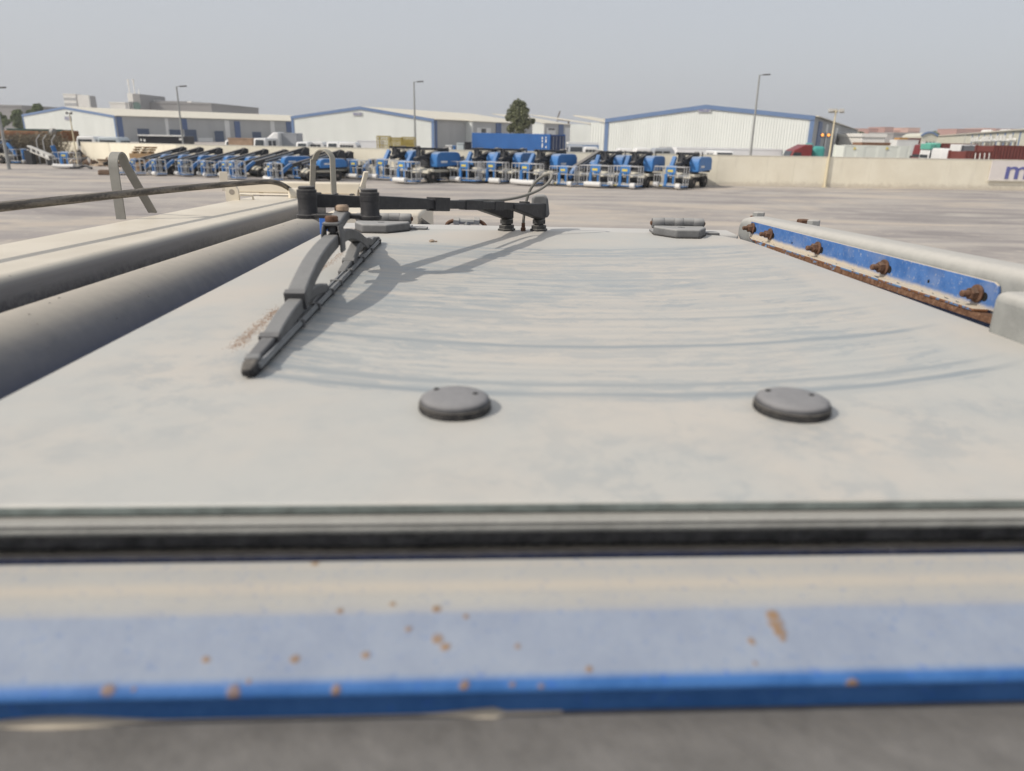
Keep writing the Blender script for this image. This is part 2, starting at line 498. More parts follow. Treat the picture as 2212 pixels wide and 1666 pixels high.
def beam_mat():
    g = NG("beam_blue_dusty")
    c = g.obj()
    n1, n2 = g.noise(c, 55, 6, .65), g.noise(c, 330, 4, .6)
    wash = g.noise(c, 9, 5, .6)
    d = ATT(g, "dust")
    nv = g.n("ShaderNodeTexNoise"); g.put(nv.inputs[0], c); nv.inputs['Scale'].default_value = 260; nv.inputs['Detail'].default_value = 3
    off = g.n("ShaderNodeVectorMath", operation='MULTIPLY_ADD'); g.put(off.inputs[0], nv.outputs[1]); off.inputs[1].default_value = (.0016,)*3
    g.put(off.inputs[2], c)
    r = None
    for p, rr in SPOTS:
        dn = g.n("ShaderNodeVectorMath", operation='DISTANCE'); g.put(dn.inputs[0], off.outputs[0]); dn.inputs[1].default_value = (p.x+.0008, p.y+.0008, p.z+.0008)
        s_ = g.mr(dn.outputs['Value'], rr*1.35, rr*.55)
        r = s_ if r is None else g.m('MAXIMUM', r, s_)
    blue = g.mix(g.mr(n1, .35, .65), (.030, .118, .33), (.048, .155, .40))
    dd = g.m('MULTIPLY', g.m('ADD', d, g.m('MULTIPLY', g.m('SUBTRACT', n1, .5), .30)), g.mr(n2, .30, .42, .72, 1.0), clamp=True)
    dd = g.m('MULTIPLY', dd, g.mr(d, .0, .25))
    w_ = ATT(g, "warm")
    dust = g.mix(g.mr(wash, .4, .65), (.385, .375, .35), (.41, .40, .37))
    dust = g.mix(g.m('MULTIPLY', w_, .6), dust, (.52, .455, .365))
    dust = g.mix(g.mr(d, .75, .62), dust, (.35, .375, .395))
    col = g.mix(dd, blue, dust)
    chip = g.m('MULTIPLY', g.mr(g.noise(c, 230, 3, .5), .62, .70), g.mr(d, .75, .5))
    col = g.mix(g.m('MULTIPLY', chip, .55), col, (.035, .13, .46))
    col = g.mix(g.m('MULTIPLY', r, g.mr(n2, .3, .6, .6, .95)), col, g.mix(n1, (.20, .12, .055), (.33, .20, .095)))
    g.bump(g.m('ADD', n2, g.m('MULTIPLY', r, 2.0)), .25, .0008)
    return g.out(col, .55, 0, .35)
bo = b.build("roof_beam", beam_mat(), TH, smooth=60)
warm = np.tile(np.array([math.exp(-((Y-.2462)/.0042)**2) + .7*math.exp(-((Y-.2605)/.0012)**2) if z > 3.232 else 0 for Y, z in fine]), 701)
for nm, arr in (("dust", dcol), ("warm", warm)):
    at_ = bo.data.attributes.new(nm, 'FLOAT', 'POINT')
    at_.data.foreach_set("value", arr.astype(np.float32))
ext([(.30, 3.2054), (.2122, 3.2054), (.19, 3.2051), (.05, 3.2040), (.03, 3.202), (.02, 3.193), (.02, 3.05)], X0, X1, 4).build("rear_panel",
    M("rear_panel_dusty", (.125, .12, .115), .85, .30, 60, dust=.42, dcol=(.235, .225, .21), bump=.22, bscale=160, bdist=.003), TH)
# bead of washed-down dust against the beam
b = MB(); pts, rs = [], []
for i in range(90):
    x = -.34 + .36*i/89
    pts.append((x, (.2118) + SK*x, 3.2050)); rs.append(.0006 + .0026*max(0, math.sin(i*.16+.5))**2*(1 if i < 84 else .2))
b.tube(pts, rs, 8)
b.build("dust_bead", M("bead_dust", (.56, .49, .39), .9, .08, 60), TH, smooth=60)
# the cab under the glass and the machine under the cab
b = MB(); b.box(-.285, .365, .34, 1.215, 1.25, 3.2315); b.build("cab_body", m_blue, TH, bevel=.02)
b = MB(); b.box(-.40, .52, -.05, .30, 1.25, 3.150); b.build("cab_rear", m_blue, TH, bevel=.02)
b = MB(); b.box(-1.05, .75, -1.3, 2.6, .55, 1.25); b.box(.40, 1.05, -.9, 1.6, .75, 1.55); b.build("chassis", m_blue, TH, bevel=.04)
for wx in (-1.15, .95):
    for wy in (-.9, 2.1):
        w = MB().lathe([(.30, 0), (.50, .0), (.55, .06), (.55, .30), (.50, .36), (.30, .36)], (wx-.18 + (0 if wx > 0 else 0), wy, .55), (1, 0, 0), 28)
        wo_ = w.build("wheel", m_rub, TH, smooth=40)
        MB().lathe([(.05, -.03), (.26, -.02), (.29, .03), (.29, .33), (.26, .38), (.05, .39)], (wx-.18, wy, .55), (1, 0, 0), 20).build("rim", m_cream, wo_, smooth=40)
# front roof border beyond the glass
b = MB(); b.obox((.035, 1.278, 3.2445), (.335, -.004, 0), (0, .034, 0), (0, 0, .004)); b.build("roof_front", M("roof_front_dusty", (.50, .50, .49), .6, .06, 20, dust=.5, dcol=(.56, .53, .48)), TH, bevel=.003)

# -- glass latches
for (cx, cy, r, tilt) in ((-.0325, .3985, .0208, 0.0), (.1635, .4065, .0218, .05)):
    c = V(cx, cy, GZ)
    base = MB().lathe([(r*.98, 0), (r, .0008), (r, .0020), (r*.985, .0025), (r*.965, .0026), (r*.965, .0029), (r*.995, .0031), (r*.995, .0041), (r*.97, .0045)], c, n=40).build("glass_latch", m_rub, TH, smooth=35)
    top = MB().lathe([(r*.955, .0044), (r*.965, .0052), (r*.935, .0068), (r*.84, .0080), (r*.6, .0086), (r*.25, .0088), (.0004, .0088)], c, n=40)
    top.build("latch_cap", M("latch_cap_dusty", (.075, .075, .08), .6, .25, 70, dust=.8, dcol=(.285, .28, .28), edge=(.35, .98), bump=.15, bscale=300, bdist=.0005), base, smooth=50)
    for sgn in (-1, 1):
        MB().lathe([(.0016, 0), (.0016, .0006), (.0002, .0006)], c + V(sgn*.0115, .006 - sgn*.0035, .0083), n=10).build("screw_hole", m_hole, base)

# -- hinges at the far edge
def hinge(x0, x1, yn, yb, flip):
    xm = (x0+x1)/2; w = x1-x0
    poly = [(x0+.001, yb-.004), (x0+.001, yb-.020), (x0+w*.22, yn+.001), (x0+w*.66, yn), (x1-.001, yb-.022), (x1-.001, yb-.004)]
    if flip: poly = [(x0+x1-x, y) for x, y in reversed(poly)]
    h = MB().prism([(x, y, GZ) for x, y in poly], (0, 0, .0135)).build("glass_hinge", m_hin, TH, bevel=.0028, seg=3)
    MB().prism([(xm + (x-xm)*1.03, yb-.004 + (y-yb+.004)*1.04, GZ) for x, y in poly], (0, 0, .0015)).build("hinge_gasket", m_rub, h)
    z = GZ+.0165
    for k, (a, b_) in enumerate(((0, .23), (.42, .60), (.79, 1.0))):
        MB().lathe([(.0078, 0), (.0086, .001), (.0086, (b_-a)*w-.001), (.0078, (b_-a)*w)], (x0+a*w, yb+.003, z), (1, 0, 0), 14).build("knuckle", m_hin, h, smooth=40)
    for a, b_ in ((.23, .42), (.60, .79)):
        q = MB().lathe([(.0080, 0), (.0080, (b_-a)*w)], (x0+a*w, yb+.003, z+.001), (1, 0, 0), 12)
        q.build("knuckle", m_hin, h, smooth=40)
    MB().lathe([(.002, -.003), (.0035, -.002), (.0035, 0), (.0035, w), (.0035, w+.002), (.002, w+.003)], (x0, yb+.003, z), (1, 0, 0), 10).build("hinge_pin", m_rust, h, smooth=40)
    b = MB(); b.obox((xm, yb+.022, GZ+.001), (w*.47, 0, 0), (0, .018, 0), (0, 0, .002)); b.obox((x1+.012, yb+.004, GZ+.0005), (.014, 0, 0), (0, .010, 0), (0, 0, .003)); b.build("hinge_plate", m_hin, h, bevel=.001)
    MB().lathe([(.0055, 0), (.0055, .0006), (.0002, .0006)], (xm, yb-.026, GZ+.0133), n=14).build("hinge_screw", m_wip, h)
m_hin = M("hinge_dusty", (.13, .132, .135), .6, .15, 40, dust=.75, dcol=(.40, .395, .38), edge=(.05, 1.0), bump=.2, bscale=300, bdist=.0006)
hinge(-.2575, -.1690, 1.168, 1.226, False)
hinge(.2240, .3080, 1.172, 1.230, True)
# -- guard rail on the far side of the glass
N0, N1 = V(.430, .652, 3.2555), V(.3725, 1.192, 3.2515)          # foot of the blue plate, near and far end
ud = (N1-N0).normalized()
nd = V(-ud.y, ud.x, 0).normalized()
if nd.x > 0: nd = -nd                                             # faces the glass
def gp(s, h, o=0.0):
    """point on the guard plate: s metres from its near end, h above its foot, o out towards the glass"""
    return N0 + ud*s + V(0, 0, h) + nd*o
PL = (N1-N0).length
def guard_mat():
    g = NG("guard_blue_worn")
    c = g.obj(); z = g.sep(c)[2]
    n1, n2 = g.noise(c, 60, 6, .6), g.noise(c, 260, 5, .65)
    col = g.mix(g.mr(n1, .35, .65), (.034, .112, .315), (.062, .155, .385))
    col = g.mix(g.m('MULTIPLY', g.mr(n2, .57, .68), .55), col, (.33, .34, .37))
    col = g.mix(g.m('MULTIPLY', g.mr(g.noise(c, 22, 5), .5, .72), .30), col, (.34, .34, .36))
    foot = g.mr(g.m('ADD', z, g.m('MULTIPLY', g.m('SUBTRACT', n1, .5), .006)), 3.2620, 3.2560)
    col = g.mix(g.m('MULTIPLY', foot, .9), col, (.56, .49, .38))
    up = g.mr(g.nz(), .4, .9)
    col = g.mix(up, col, (.56, .49, .38))
    g.bump(n2, .25, .0006)
    return g.out(col, .5, 0, .35)
r_ = .007
corner = [gp(0, .0265-r_), gp(.0021, .0265-.0021), gp(r_, .0265)]
poly = [gp(0, .001)] + corner + [gp(PL-.003, .0250), gp(PL, .0235), gp(PL, .0)]
pl = MB().prism(poly, -nd*.003).build("guard_plate", guard_mat(), TH, bevel=.0007)
# foot flange of the plate, dusty on top with a chipped edge
def chip_mat():
    g = NG("chipped_flange")
    c = g.obj()
    n1, n2 = g.noise(c, 70, 6, .7), g.noise(c, 300, 3)
    rust = g.mix(n2, (.12, .05, .025), (.25, .12, .06))
    col = g.mix(g.mr(n1, .50, .54), rust, (.10, .19, .34))
    col = g.mix(g.mr(g.nz(), .5, .9), col, g.mix(n1, (.54, .47, .36), (.60, .53, .42)))
    g.bump(n1, .5, .001)
    return g.out(col, .75, 0, .25)
m_chip = chip_mat()
fl = MB().prism([gp(.006, -.0005, .0002), gp(PL, -.0015, .0002), gp(PL-.03, -.0015, .0095), gp(.010, -.0005, .0125)], (0, 0, .0026)).build("guard_flange", m_chip, TH, bevel=.0006)
b = MB()
n = 150
for i in range(n+1):
    s = -.05 + (PL-.0)*i/n
    jag = .0012*math.sin(i*1.7)*math.sin(i*.41) + random.uniform(-.0004, .0004)
    top = gp(s, -.0008, .0112); lo = gp(s, -.0066, .0120); back = gp(s, -.0012, .0)
    b.v += [back, V(top.x, top.y, top.z), V(lo.x, lo.y, lo.z)]
for i in range(n):
    for j in range(2): b.f.append((i*3+j, i*3+j+1, i*3+j+4, i*3+j+3))
def lip_mat():
    g = NG("rusty_lip")
    c = g.obj(); n1, n2 = g.noise(c, 45, 7, .7), g.noise(c, 200, 5, .7)
    rust = g.mix(g.mr(n2, .35, .65), (.095, .048, .028), (.205, .115, .07))
    col = g.mix(g.mr(n1, .60, .635), rust, (.16, .26, .40))
    col = g.mix(g.m('MULTIPLY', g.mr(n2, .62, .72), .6), col, (.42, .37, .30))
    g.bump(n2, .7, .0015)
    return g.out(col, .85, 0, .2)
b.build("rusty_lip", lip_mat(), TH, smooth=40)
# curled flakes of paint along the flange
b = MB()
for s in (.035, .052, .075, .088, .13, .165, .172, .215, .26, .33, .40, .43, .47):
    p = gp(s, .0022, random.uniform(.006, .0108)); L, w = random.uniform(.002, .0055), random.uniform(.0008, .0016)
    b.add([p, p+ud*L, p+ud*L*.9+nd*w+V(0, 0, .0012), p+ud*L*.2+nd*w+V(0, 0, .0006), p+V(0,0,.0004), p+ud*L+V(0,0,.0004)], [(0, 1, 2, 3), (4, 5, 2, 3), (0, 4, 3), (1, 5, 2)])
b.build("paint_flakes", M("flake_paint", (.045, .06, .10), .7, .2, 100), TH, kind="stuff")
# rail tube, rounded, dusty
def rail_sec(s, z0, z1, o0, o1, r, k=5):
    """rounded section at s: from o0 (towards glass, negative = away) to o1"""
    out = []
    for cx, cz, a0 in ((o1-r, z1-r, 0), (o0+r, z1-r, 90), (o0+r, z0+r, 180), (o1-r, z0+r, 270)):
        for i in range(k):
            a = rad(a0 + 90*i/(k-1))
            p = N0 + ud*s + nd*(cx + r*math.cos(a)); out.append(V(p.x, p.y, cz + r*math.sin(a)))
    return out
m_rail = M("rail_dusty_grey", (.25, .255, .245), .75, .12, 35, dust=.95, dcol=(.475, .460, .425), bump=.5, bscale=160, bdist=.0015, edge=(-.05, .95))
b = MB(); secs = []
st = [(-.30, 0), (-.02, 0), (PL*.5, 0), (PL+.030, 0), (PL+.052, .004), (PL+.062, .012), (PL+.064, .020)]
for s, q in st:
    zt = 3.2965 - .0150*(s/PL if s > 0 else 0)
    secs.append(rail_sec(s, 3.236 + q*.4, zt - q, -.050 + q*.6, -.0036 - q*.3, max(.003, .0125 - q*.35)))
k = len(secs[0])
for sc in secs: b.v += sc
for i in range(len(secs)-1):
    for j in range(k): b.f.append((i*k+j, i*k+(j+1) % k, (i+1)*k+(j+1) % k, (i+1)*k+j))
b.f += [tuple(range(k)), tuple(range((len(secs)-1)*k, len(secs)*k))]
rl = b.build("guard_rail", m_rail, TH, smooth=55)
b = MB(); p = at(2190, 700, Y=.50)
b.obox((.4515, .525, 3.2620), (.0455, .003, 0), (-.008, .088, 0), (0, 0, .0225)); b.build("rail_foot", m_rail, TH, bevel=.008, seg=3)
# bolts through the plate
def hexp(r): return None
for i, (px_, py_, sc) in enumerate(((2113, 634, 1.0), (1912, 577, 1.0), (1768, 536, 1.0), (1665, 506, 1.0), (1627, 493, 1.0))):
    p = on_plane(px_, py_, N0, nd) - nd*.0
    tl = (nd + ud*random.uniform(-.05, .05)).normalized()
    w = MB().lathe([(.0005, .0003), (.0080, .0003), (.0084, .0012), (.0082, .0024), (.0070, .0030), (.0005, .0032)], p, tl, 22).build("bolt", m_rust, pl, smooth=40, label="rusty bolt with washer through blue guard plate")
    MB().lathe([(.0056, .003), (.0060, .0036), (.0060, .0082), (.0052, .0094), (.003, .0094)], p, tl, 6, rot=.3*i).build("bolt_nut", m_rust, pl)
    st_, z = [(.0032, .009)], .009
    for q in range(6):
        st_ += [(.0034, z+.0006), (.0029, z+.0011)]; z += .0012
    st_ += [(.0026, z+.0006)]
    MB().lathe(st_, p, tl, 10).build("bolt_stud", m_rust, pl, smooth=25)
    MB().lathe([(.0001, 0), (.0042, 0), (.0042, .0002), (.0001, .0002)], p - ud*.0085 + V(0, 0, -.0015), nd, 14).build("slot_hole", m_hole, pl)
for (px_, py_, r) in ((1711, 525, .0014), (2006, 608, .0018)):
    p = on_plane(px_, py_, N0, nd)
    MB().lathe([(.0001, 0), (r, 0), (r, .0002), (.0001, .0002)], p, nd, 10).build("drill_hole", m_hole, pl)
# hexagon heads standing beyond the rail, and the blue post at its far end
for px_, py_, mt in ((1734, 483, m_rust), (1757, 485, m_grey)):
    p = at(px_, py_, X=.455)
    MB().lathe([(.011, -.030), (.011, -.006), (.013, -.006), (.013, -.004), (.0098, -.004), (.0100, .0055), (.009, .0065)], p, (0, 0, 1), 6).build("rail_bolt", mt, TH)
p = at(1619, 497, Y=1.315)
b = MB().box(p.x-.006, p.x+.020, p.y, p.y+.008, p.z-.10, p.z+.010); b.build("blue_post", m_blue, TH, bevel=.001)
MB().lathe([(.004, 0), (.0048, .003), (.0042, .006), (.0048, .009), (.004, .014)], (p.x+.004, p.y+.004, p.z+.010), n=10).build("post_stud", m_rust, TH)
MB().lathe([(.010, .0), (.0105, .001), (.0105, .007), (.009, .008)], (p.x+.014, p.y+.004, p.z+.0225), n=6).build("post_nut", m_grey, TH)

# -- wiper: blade, yokes, twin arms
def bl(Y, z, o=0.0):
    return V(-.1690 + (Y-.449)*(-.027/.614) + o, Y, GZ+z)
BD = (bl(1.0, 0)-bl(.5, 0)).normalized(); BS = V(BD.y, -BD.x, 0)
OFF = .0030
ru = MB().path([bl(.4500, .0020, OFF), bl(1.060, .0020, OFF)], .0042, .0042, side=BS)
W = ru.build("wiper_blade", m_rub, TH)
sp = MB()
sp.path([bl(.456, .0050, OFF), bl(1.056, .0050, OFF)], .0090, .0026, side=BS)
sp.path([bl(.456, .0069, OFF-.0026), bl(1.056, .0069, OFF-.0026)], .0022, .0014, side=BS)
sp.path([bl(.456, .0069, OFF+.0026), bl(1.056, .0069, OFF+.0026)], .0022, .0014, side=BS)
sp.build("blade_spine", M("spine_grey", (.17, .178, .185), .45, .15, 40, dust=.35, dcol=(.34, .335, .325), spec=.4), W, bevel=.0004)
for Y0, s in ((.444, 1), (1.065, -1)):
    q = MB(); q.path([bl(Y0, .0040, .001), bl(Y0+.008*s, .0052, .001), bl(Y0+.022*s, .0060, 0)], [.0065, .0095, .0090], [.0055, .0075, .0075], side=BS); q.build("blade_end", m_rub, W, bevel=.0018)
    q = MB(); q.path([bl(Y0+.014*s, .0065, .001), bl(Y0+.022*s, .0070, 0)], [.0105, .0105], [.0085, .0090], side=BS); q.build("blade_end", m_wip, W, bevel=.0015)
def yoke(name, pts, w, h, mat=m_wip, o=-.0012, bev=.0016):
    P = [bl(Y, z, o) for Y, z in pts]
    for _ in range(2):
        Q = [P[0]]
        for a, b_ in zip(P, P[1:]): Q += [a.lerp(b_, .25), a.lerp(b_, .75)]
        Q.append(P[-1]); P = Q
    n = len(P)
    def lst(v):
        if not isinstance(v, (list, tuple)): return [v]*n
        out = []
        for i in range(n):
            f = i/(n-1)*(len(v)-1); j = min(int(f), len(v)-2); out.append(v[j] + (v[j+1]-v[j])*(f-j))
        return out
    return MB().path(P, lst(w), lst(h), side=BS).build(name, mat, W, bevel=bev, smooth=50)
yoke("main_yoke", [(.590, .0200), (.615, .0275), (.652, .0365), (.700, .0430), (.750, .0455)], [.0155, .0150, .0140], [.0115, .0135, .0125])
yoke("main_yoke", [(.764, .0450), (.820, .0440), (.875, .0350), (.925, .0215), (.952, .0125)], [.0135, .0125], [.0125, .0110])
yoke("yoke_lip", [(.587, .0190), (.594, .0210)], .0170, .0150, m_wipd, bev=.001)
yoke("side_yoke", [(.509, .0062), (.530, .0100), (.560, .0140), (.602, .0165)], [.0125, .0125, .0120], [.0100, .0120, .0110])
yoke("side_yoke", [(.585, .0165), (.635, .0175), (.672, .0130), (.695, .0065)], [.0115, .0110], [.0100, .0090])
yoke("yoke_lip", [(.506, .0058), (.513, .0075)], .0142, .0125, m_wipd, bev=.001)
yoke("tip_yoke", [(.455, .0050), (.478, .0058), (.516, .0075)], [.0070, .0095, .0105], [.0060, .0080, .0090], m_wipd)
yoke("tip_yoke", [(.505, .0075), (.545, .0075), (.572, .0045)], [.010, .009], [.0085, .0070])
yoke("tip_yoke", [(.632, .0045), (.652, .0080), (.695, .0095)], [.0085, .0095], [.0070, .0080])
yoke("side_yoke", [(.838, .0075), (.865, .0150), (.900, .0210), (.940, .0190)], [.0120, .0115], [.0100, .0120])
yoke("side_yoke", [(.930, .0185), (.965, .0160), (.995, .0090), (1.005, .0060)], [.0110, .0105], [.0100, .0090])
yoke("yoke_lip", [(.835, .0065), (.842, .0090)], .0138, .0120, m_wip, bev=.001)
yoke("tip_yoke", [(.792, .0045), (.815, .0070), (.845, .0085)], [.0085, .0095], [.0070, .0085])
yoke("tip_yoke", [(.985, .0085), (1.015, .0110), (1.040, .0070), (1.055, .0050)], [.0100, .0090], [.0085, .0075])
yoke("tip_yoke", [(.945, .0055), (.970, .0085), (1.000, .0090)], [.0085, .0090], [.0070, .0080])
for Y in (.572, .632, .695, .740, .802, .888, .958, 1.040):
    q = MB(); q.obox(bl(Y, .0050, OFF), BS*.0062, BD*.0017, (0, 0, .0034)); q.build("blade_claw", m_wip, W, bevel=.0007)
# clamp on the main yoke with its two rusty bolts
c0 = bl(.756, .0460, -.001)
q = MB()
for s in (-1, 1): q.path([c0 + BS*s*.0094 + V(0, 0, -.0120), c0 + BS*s*.0090 + V(0, 0, .0060), c0 + BS*s*.0074 + V(0, 0, .0150)], .0026, .0190, up=(0, 1, 0), side=BS)
q.obox(c0 + V(0, 0, .0160), BS*.0084, BD*.0095, (0, 0, .0018))
cl = q.build("yoke_clamp", m_wip, W, bevel=.0012, smooth=50)
MB().lathe([(.0026, -.0125), (.0030, -.008), (.0052, -.0075), (.0052, -.0022), (.0020, -.002)], c0 + V(0, 0, .0153), n=8).build("clamp_nut", m_wipd, W, smooth=35)
MB().lathe([(.0060, 0), (.0066, .0008), (.0066, .0046), (.0056, .0060), (.001, .0062)], c0 + V(0, -.002, .0176), n=16).build("clamp_bolt", m_rust, W, smooth=40)
KS = 1.10                                              # size of the arm parts
C1, C2 = at(666, 466, Y=.805), at(800, 469, Y=.805)
Q1, Q2 = V(-.0135, 1.2350, GZ), V(.0395, 1.2400, GZ)
PM = C1.lerp(C2, .5)
q = MB(); q.path([c0 + V(0, .004, .0125), c0 + V(.001, .020, .0165), c0 + V(.0015, .036, .0200), V(c0.x+.003, PM.y, PM.z+.001)], [.0155, .0150, .0145, .0135], [.0095, .0105, .0105, .007], up=(0, 0, 1)); q.build("clamp_link", m_wip, W, bevel=.002)
MB().lathe([(.0060, 0), (.0068, .0008), (.0068, .0044), (.0054, .0060), (.001, .0062)], c0 + V(.0028, .036, .0250), n=16).build("clamp_bolt", M("tan_rusty_bolt", (.30, .225, .165), .8, .25, 200), W, smooth=40)
q = MB(); q.bar(C1 + V(-.002, 0, .0005), C2 + V(.002, 0, .0005), .018, .0042); q.build("link_plate", m_black, W, bevel=.001)
MB().lathe([(.0070, -.003), (.0076, .001), (.0076, .0060), (.0066, .0072)], C1.lerp(C2, .50) + V(0, .012, .0025), n=8).build("link_bolt", m_rust, W)
CT = {}
for i, (c, yt) in enumerate(((C1, 402), (C2, 408))):
    T = at(666, yt, Y=.805).z - c.z if i == 0 else at(800, yt, Y=.805).z - c.z
    f = [(.0106, -.0025), (.0110, -.0010), (.0110, .0012), (.0098, .0016), (.0092, .0030), (.0092, .0045), (.0090, .0050), (.0091, None, .0050), (.0094, None, .0047), (.0094, None, .0018), (.0078, None, .0013), (.0078, None, -.0012), (.0072, None, -.0018), (.001, None, -.0019)]
    q = MB().lathe([(t[0]*KS, t[1] if len(t) == 2 else T-.002-t[2]) for t in f], c, n=28)
    cyl = q.build("wiper_pivot", m_black, W, smooth=35)
    MB().lathe([(.0093*KS, T-.0125), (.0095*KS, T-.0122), (.0095*KS, T-.0072), (.0093*KS, T-.0070)], c, n=28).build("pivot_cap", m_black, cyl, smooth=35)
    CT[i] = T
A1a, A1b = C1 + V(0, 0, CT[0]*.52), Q1 + V(0, 0, .0395)
A2a, A2b = C2 + V(0, 0, CT[1]*.52), Q2 + V(0, 0, .0385)
def arm(a, b, sock):
    d = b-a
    q = MB(); q.path([a, a+d*.10, a+d*sock, a+d*sock*1.04, a+d*.80, b], [.0125, .0120, .0115, .0100, .0098, .0105], [.0145, .0140, .0128, .0108, .0100, .0100])
    o = q.build("wiper_arm", m_black, W, bevel=.0011)
    return o, d
a1, d1 = arm(A1a, A1b, .22)
a2, d2 = arm(A2a, A2b, .24)
for k in (.04, .10, .16):
    MB().lathe([(.0030, 0), (.0032, .0008), (.0020, .0016), (.0004, .0018)], A1a + d1*k + V(0, 0, .0072), n=10).build("arm_rivet", m_black, a1, smooth=50)
def sleeve(o, a, d, k0, k1, w, h, mt=m_black):
    q = MB(); q.bar(a+d*k0, a+d*k1, w, h); q.build("arm_sleeve", mt, o, bevel=.0008)
sleeve(a2, A2a, d2, .268, .345, .0135, .0165)
sleeve(a2, A2a, d2, .440, .545, .0118, .0128)
sleeve(a2, A2a, d2, .625, .690, .0116, .0126)
sleeve(a2, A2a, d2, .855, .885, .0125, .0150)
sleeve(a1, A1a, d1, .90, .955, .0125, .0150)
# nozzle heads at the arm roots: wedges over threaded posts
for i, (o, a, d, qq) in enumerate(((a1, A1a, d1, Q1), (a2, A2a, d2, Q2))):
    b0, b1 = a+d*.80, a+d*1.025
    hd = V(d.x, d.y, 0).normalized(); sd = V(hd.y, -hd.x, 0)
    zt = qq.z+.0435
    q = MB(); b0 = a+d*.76; poly = [b0 + V(0, 0, .0035), V(b1.x, b1.y, zt), V(b1.x, b1.y, zt-.0250), V(b1.x, b1.y, zt-.0265) - hd*.010, b0 + V(0, 0, -.0045)]
    q.prism([p - sd*.0075 for p in poly], sd*.015); q.build("arm_head", m_black, o, bevel=.002)
    n_ = MB()
    n_.lathe([(.0150, 0), (.0150, .0030), (.0128, .0036), (.0128, .0085), (.0110, .0092)], qq, n=6, rot=.3)
    n_.lathe([(.0085, .0090), (.0085, .0112), (.0120, .0114), (.0120, .0178), (.0105, .0184), (.0085, .0186), (.0085, .0235)], qq, n=6, rot=.5)
    n_.build("arm_nut", (bpy.data.materials.get("nut_grey_dusty") or M("nut_grey_dusty", (.05, .05, .05), .6, .2, 90, dust=.5, dcol=(.30, .29, .265))), o)
q = MB(); c = Q2 + V(.004, .006, .038)
q.prism([c + V(-.017, 0, -.010), c + V(-.0165, 0, .012), c + V(-.013, 0, .0185), c + V(.004, 0, .0195), c + V(.010, 0, .014), c + V(.0135, 0, -.012), c + V(.010, 0, -.019)], (0, .016, 0)); q.build("nozzle_cap", m_hin, a2, bevel=.004, seg=3)
# washer hose with its loop
def smooth_pts(P, it=3):
    P = [Vector(p) for p in P]
    for _ in range(it):
        Q = [P[0]]
        for a, b_ in zip(P, P[1:]): Q += [a.lerp(b_, .25), a.lerp(b_, .75)]
        Q.append(P[-1]); P = Q
    return P
hp = [at(1130, 503, Y=1.232), at(1131, 470, Y=1.232), at(1136, 436, Y=1.228), at(1147, 404, Y=1.224), at(1168, 382, Y=1.220), at(1188, 374, Y=1.212), at(1193, 380, Y=1.200), at(1186, 396, Y=1.19),
      at(1160, 414, Y=1.18), at(1120, 427, Y=1.165), at(1075, 434, Y=1.15), at(1050, 433, Y=1.125), at(1010, 434, Y=1.07), at(960, 437, Y=1.00)]
MB().tube(smooth_pts(hp), .0023, 10).build("washer_hose", M("hose_grey", (.17, .165, .15), .6, .1, 60, dust=.5, dcol=(.36, .345, .31)), W, smooth=60)
MB().lathe([(.0042, 0), (.0042, .008), (.0030, .009), (.0030, .016)], at(1130, 503, Y=1.232), n=10).build("hose_barb", m_rust, W, smooth=35)

# -- beyond the glass: post, box, hydraulic tee, cable
p = at(702, 490, Y=1.26)
MB().box(p.x-.009, p.x+.009, p.y, p.y+.01, p.z-.10, p.z+.016).build("blue_post", M("bright_blue_post", (.06, .18, .55), .5, .1, 40), TH, bevel=.001)
p = at(815, 462, Y=1.50)
q = MB(); q.box(p.x-.10, p.x+.085, 1.50, 1.75, 2.6, p.z+.002); q.build("front_box", m_cream, TH, bevel=.006)
q = MB(); a = at(905, 474, Y=1.5); q.tube([a+V(0, 0, -.02), a+V(.008, 0, -.006), a+V(.020, 0, -.014), a+V(.035, 0, -.030)], [.009, .010, .006, .004], 8); q.build("black_handle", m_rub, TH, smooth=50)
te = MB(); e = 1.62
L = [at(962, 494, Y=e), at(967, 481, Y=e), at(982, 476, Y=e), at(1000, 477, Y=e)]; Rr = [at(1052, 496, Y=e), at(1046, 484, Y=e), at(1036, 478, Y=e), at(1016, 477, Y=e)]
te.tube(smooth_pts(L, 2), .0042, 8); te.tube(smooth_pts(Rr, 2), .0042, 8)
tee = te.build("hydraulic_pipe", m_rust, TH, smooth=50)
q = MB()
for x0, x1 in ((980, 992), (1024, 1036)): q.tube([at(x0, 477, Y=e), at(x1, 478, Y=e)], .0085, 6)
q.tube([at(992, 478, Y=e), at(1024, 479, Y=e)], .0062, 8); q.tube([at(1009, 479, Y=e), at(1009, 500, Y=e)], .0070, 8)
q.build("pipe_tee", m_grey, tee, smooth=30)

# -- boom beside the cab
def boom_sec(Y):
    f = (Y-.5)/1.3
    zt = 3.2625 - .0255*f
    xr = -.505
    xl = -.665 - .030*f
    return xl, xr, zt
b = MB(); secs = []
for Y in (-.6, .2, .8, 1.3, 1.72, 2.02):
    xl, xr, zt = boom_sec(Y)
    sec = [(xl, zt-.30), (xl, zt-.012)] + [(xl+.012-.012*math.cos(a), zt-.012+.012*math.sin(a)) for a in (.6, 1.2)] + [(xl+.012, zt)]
    r = .013
    sec += [(xr-r + r*math.sin(a), zt-r + r*math.cos(a)) for a in np.linspace(0, math.pi/2, 9)] + [(xr, zt-.30)]
    secs.append([(x, Y, z) for x, z in sec])
k = len(secs[0])
for s_ in secs: b.v += s_
for i in range(len(secs)-1):
    for j in range(k): b.f.append((i*k+j, i*k+(j+1) % k, (i+1)*k+(j+1) % k, (i+1)*k+j))
b.f += [tuple(range(k)), tuple(range((len(secs)-1)*k, len(secs)*k))]
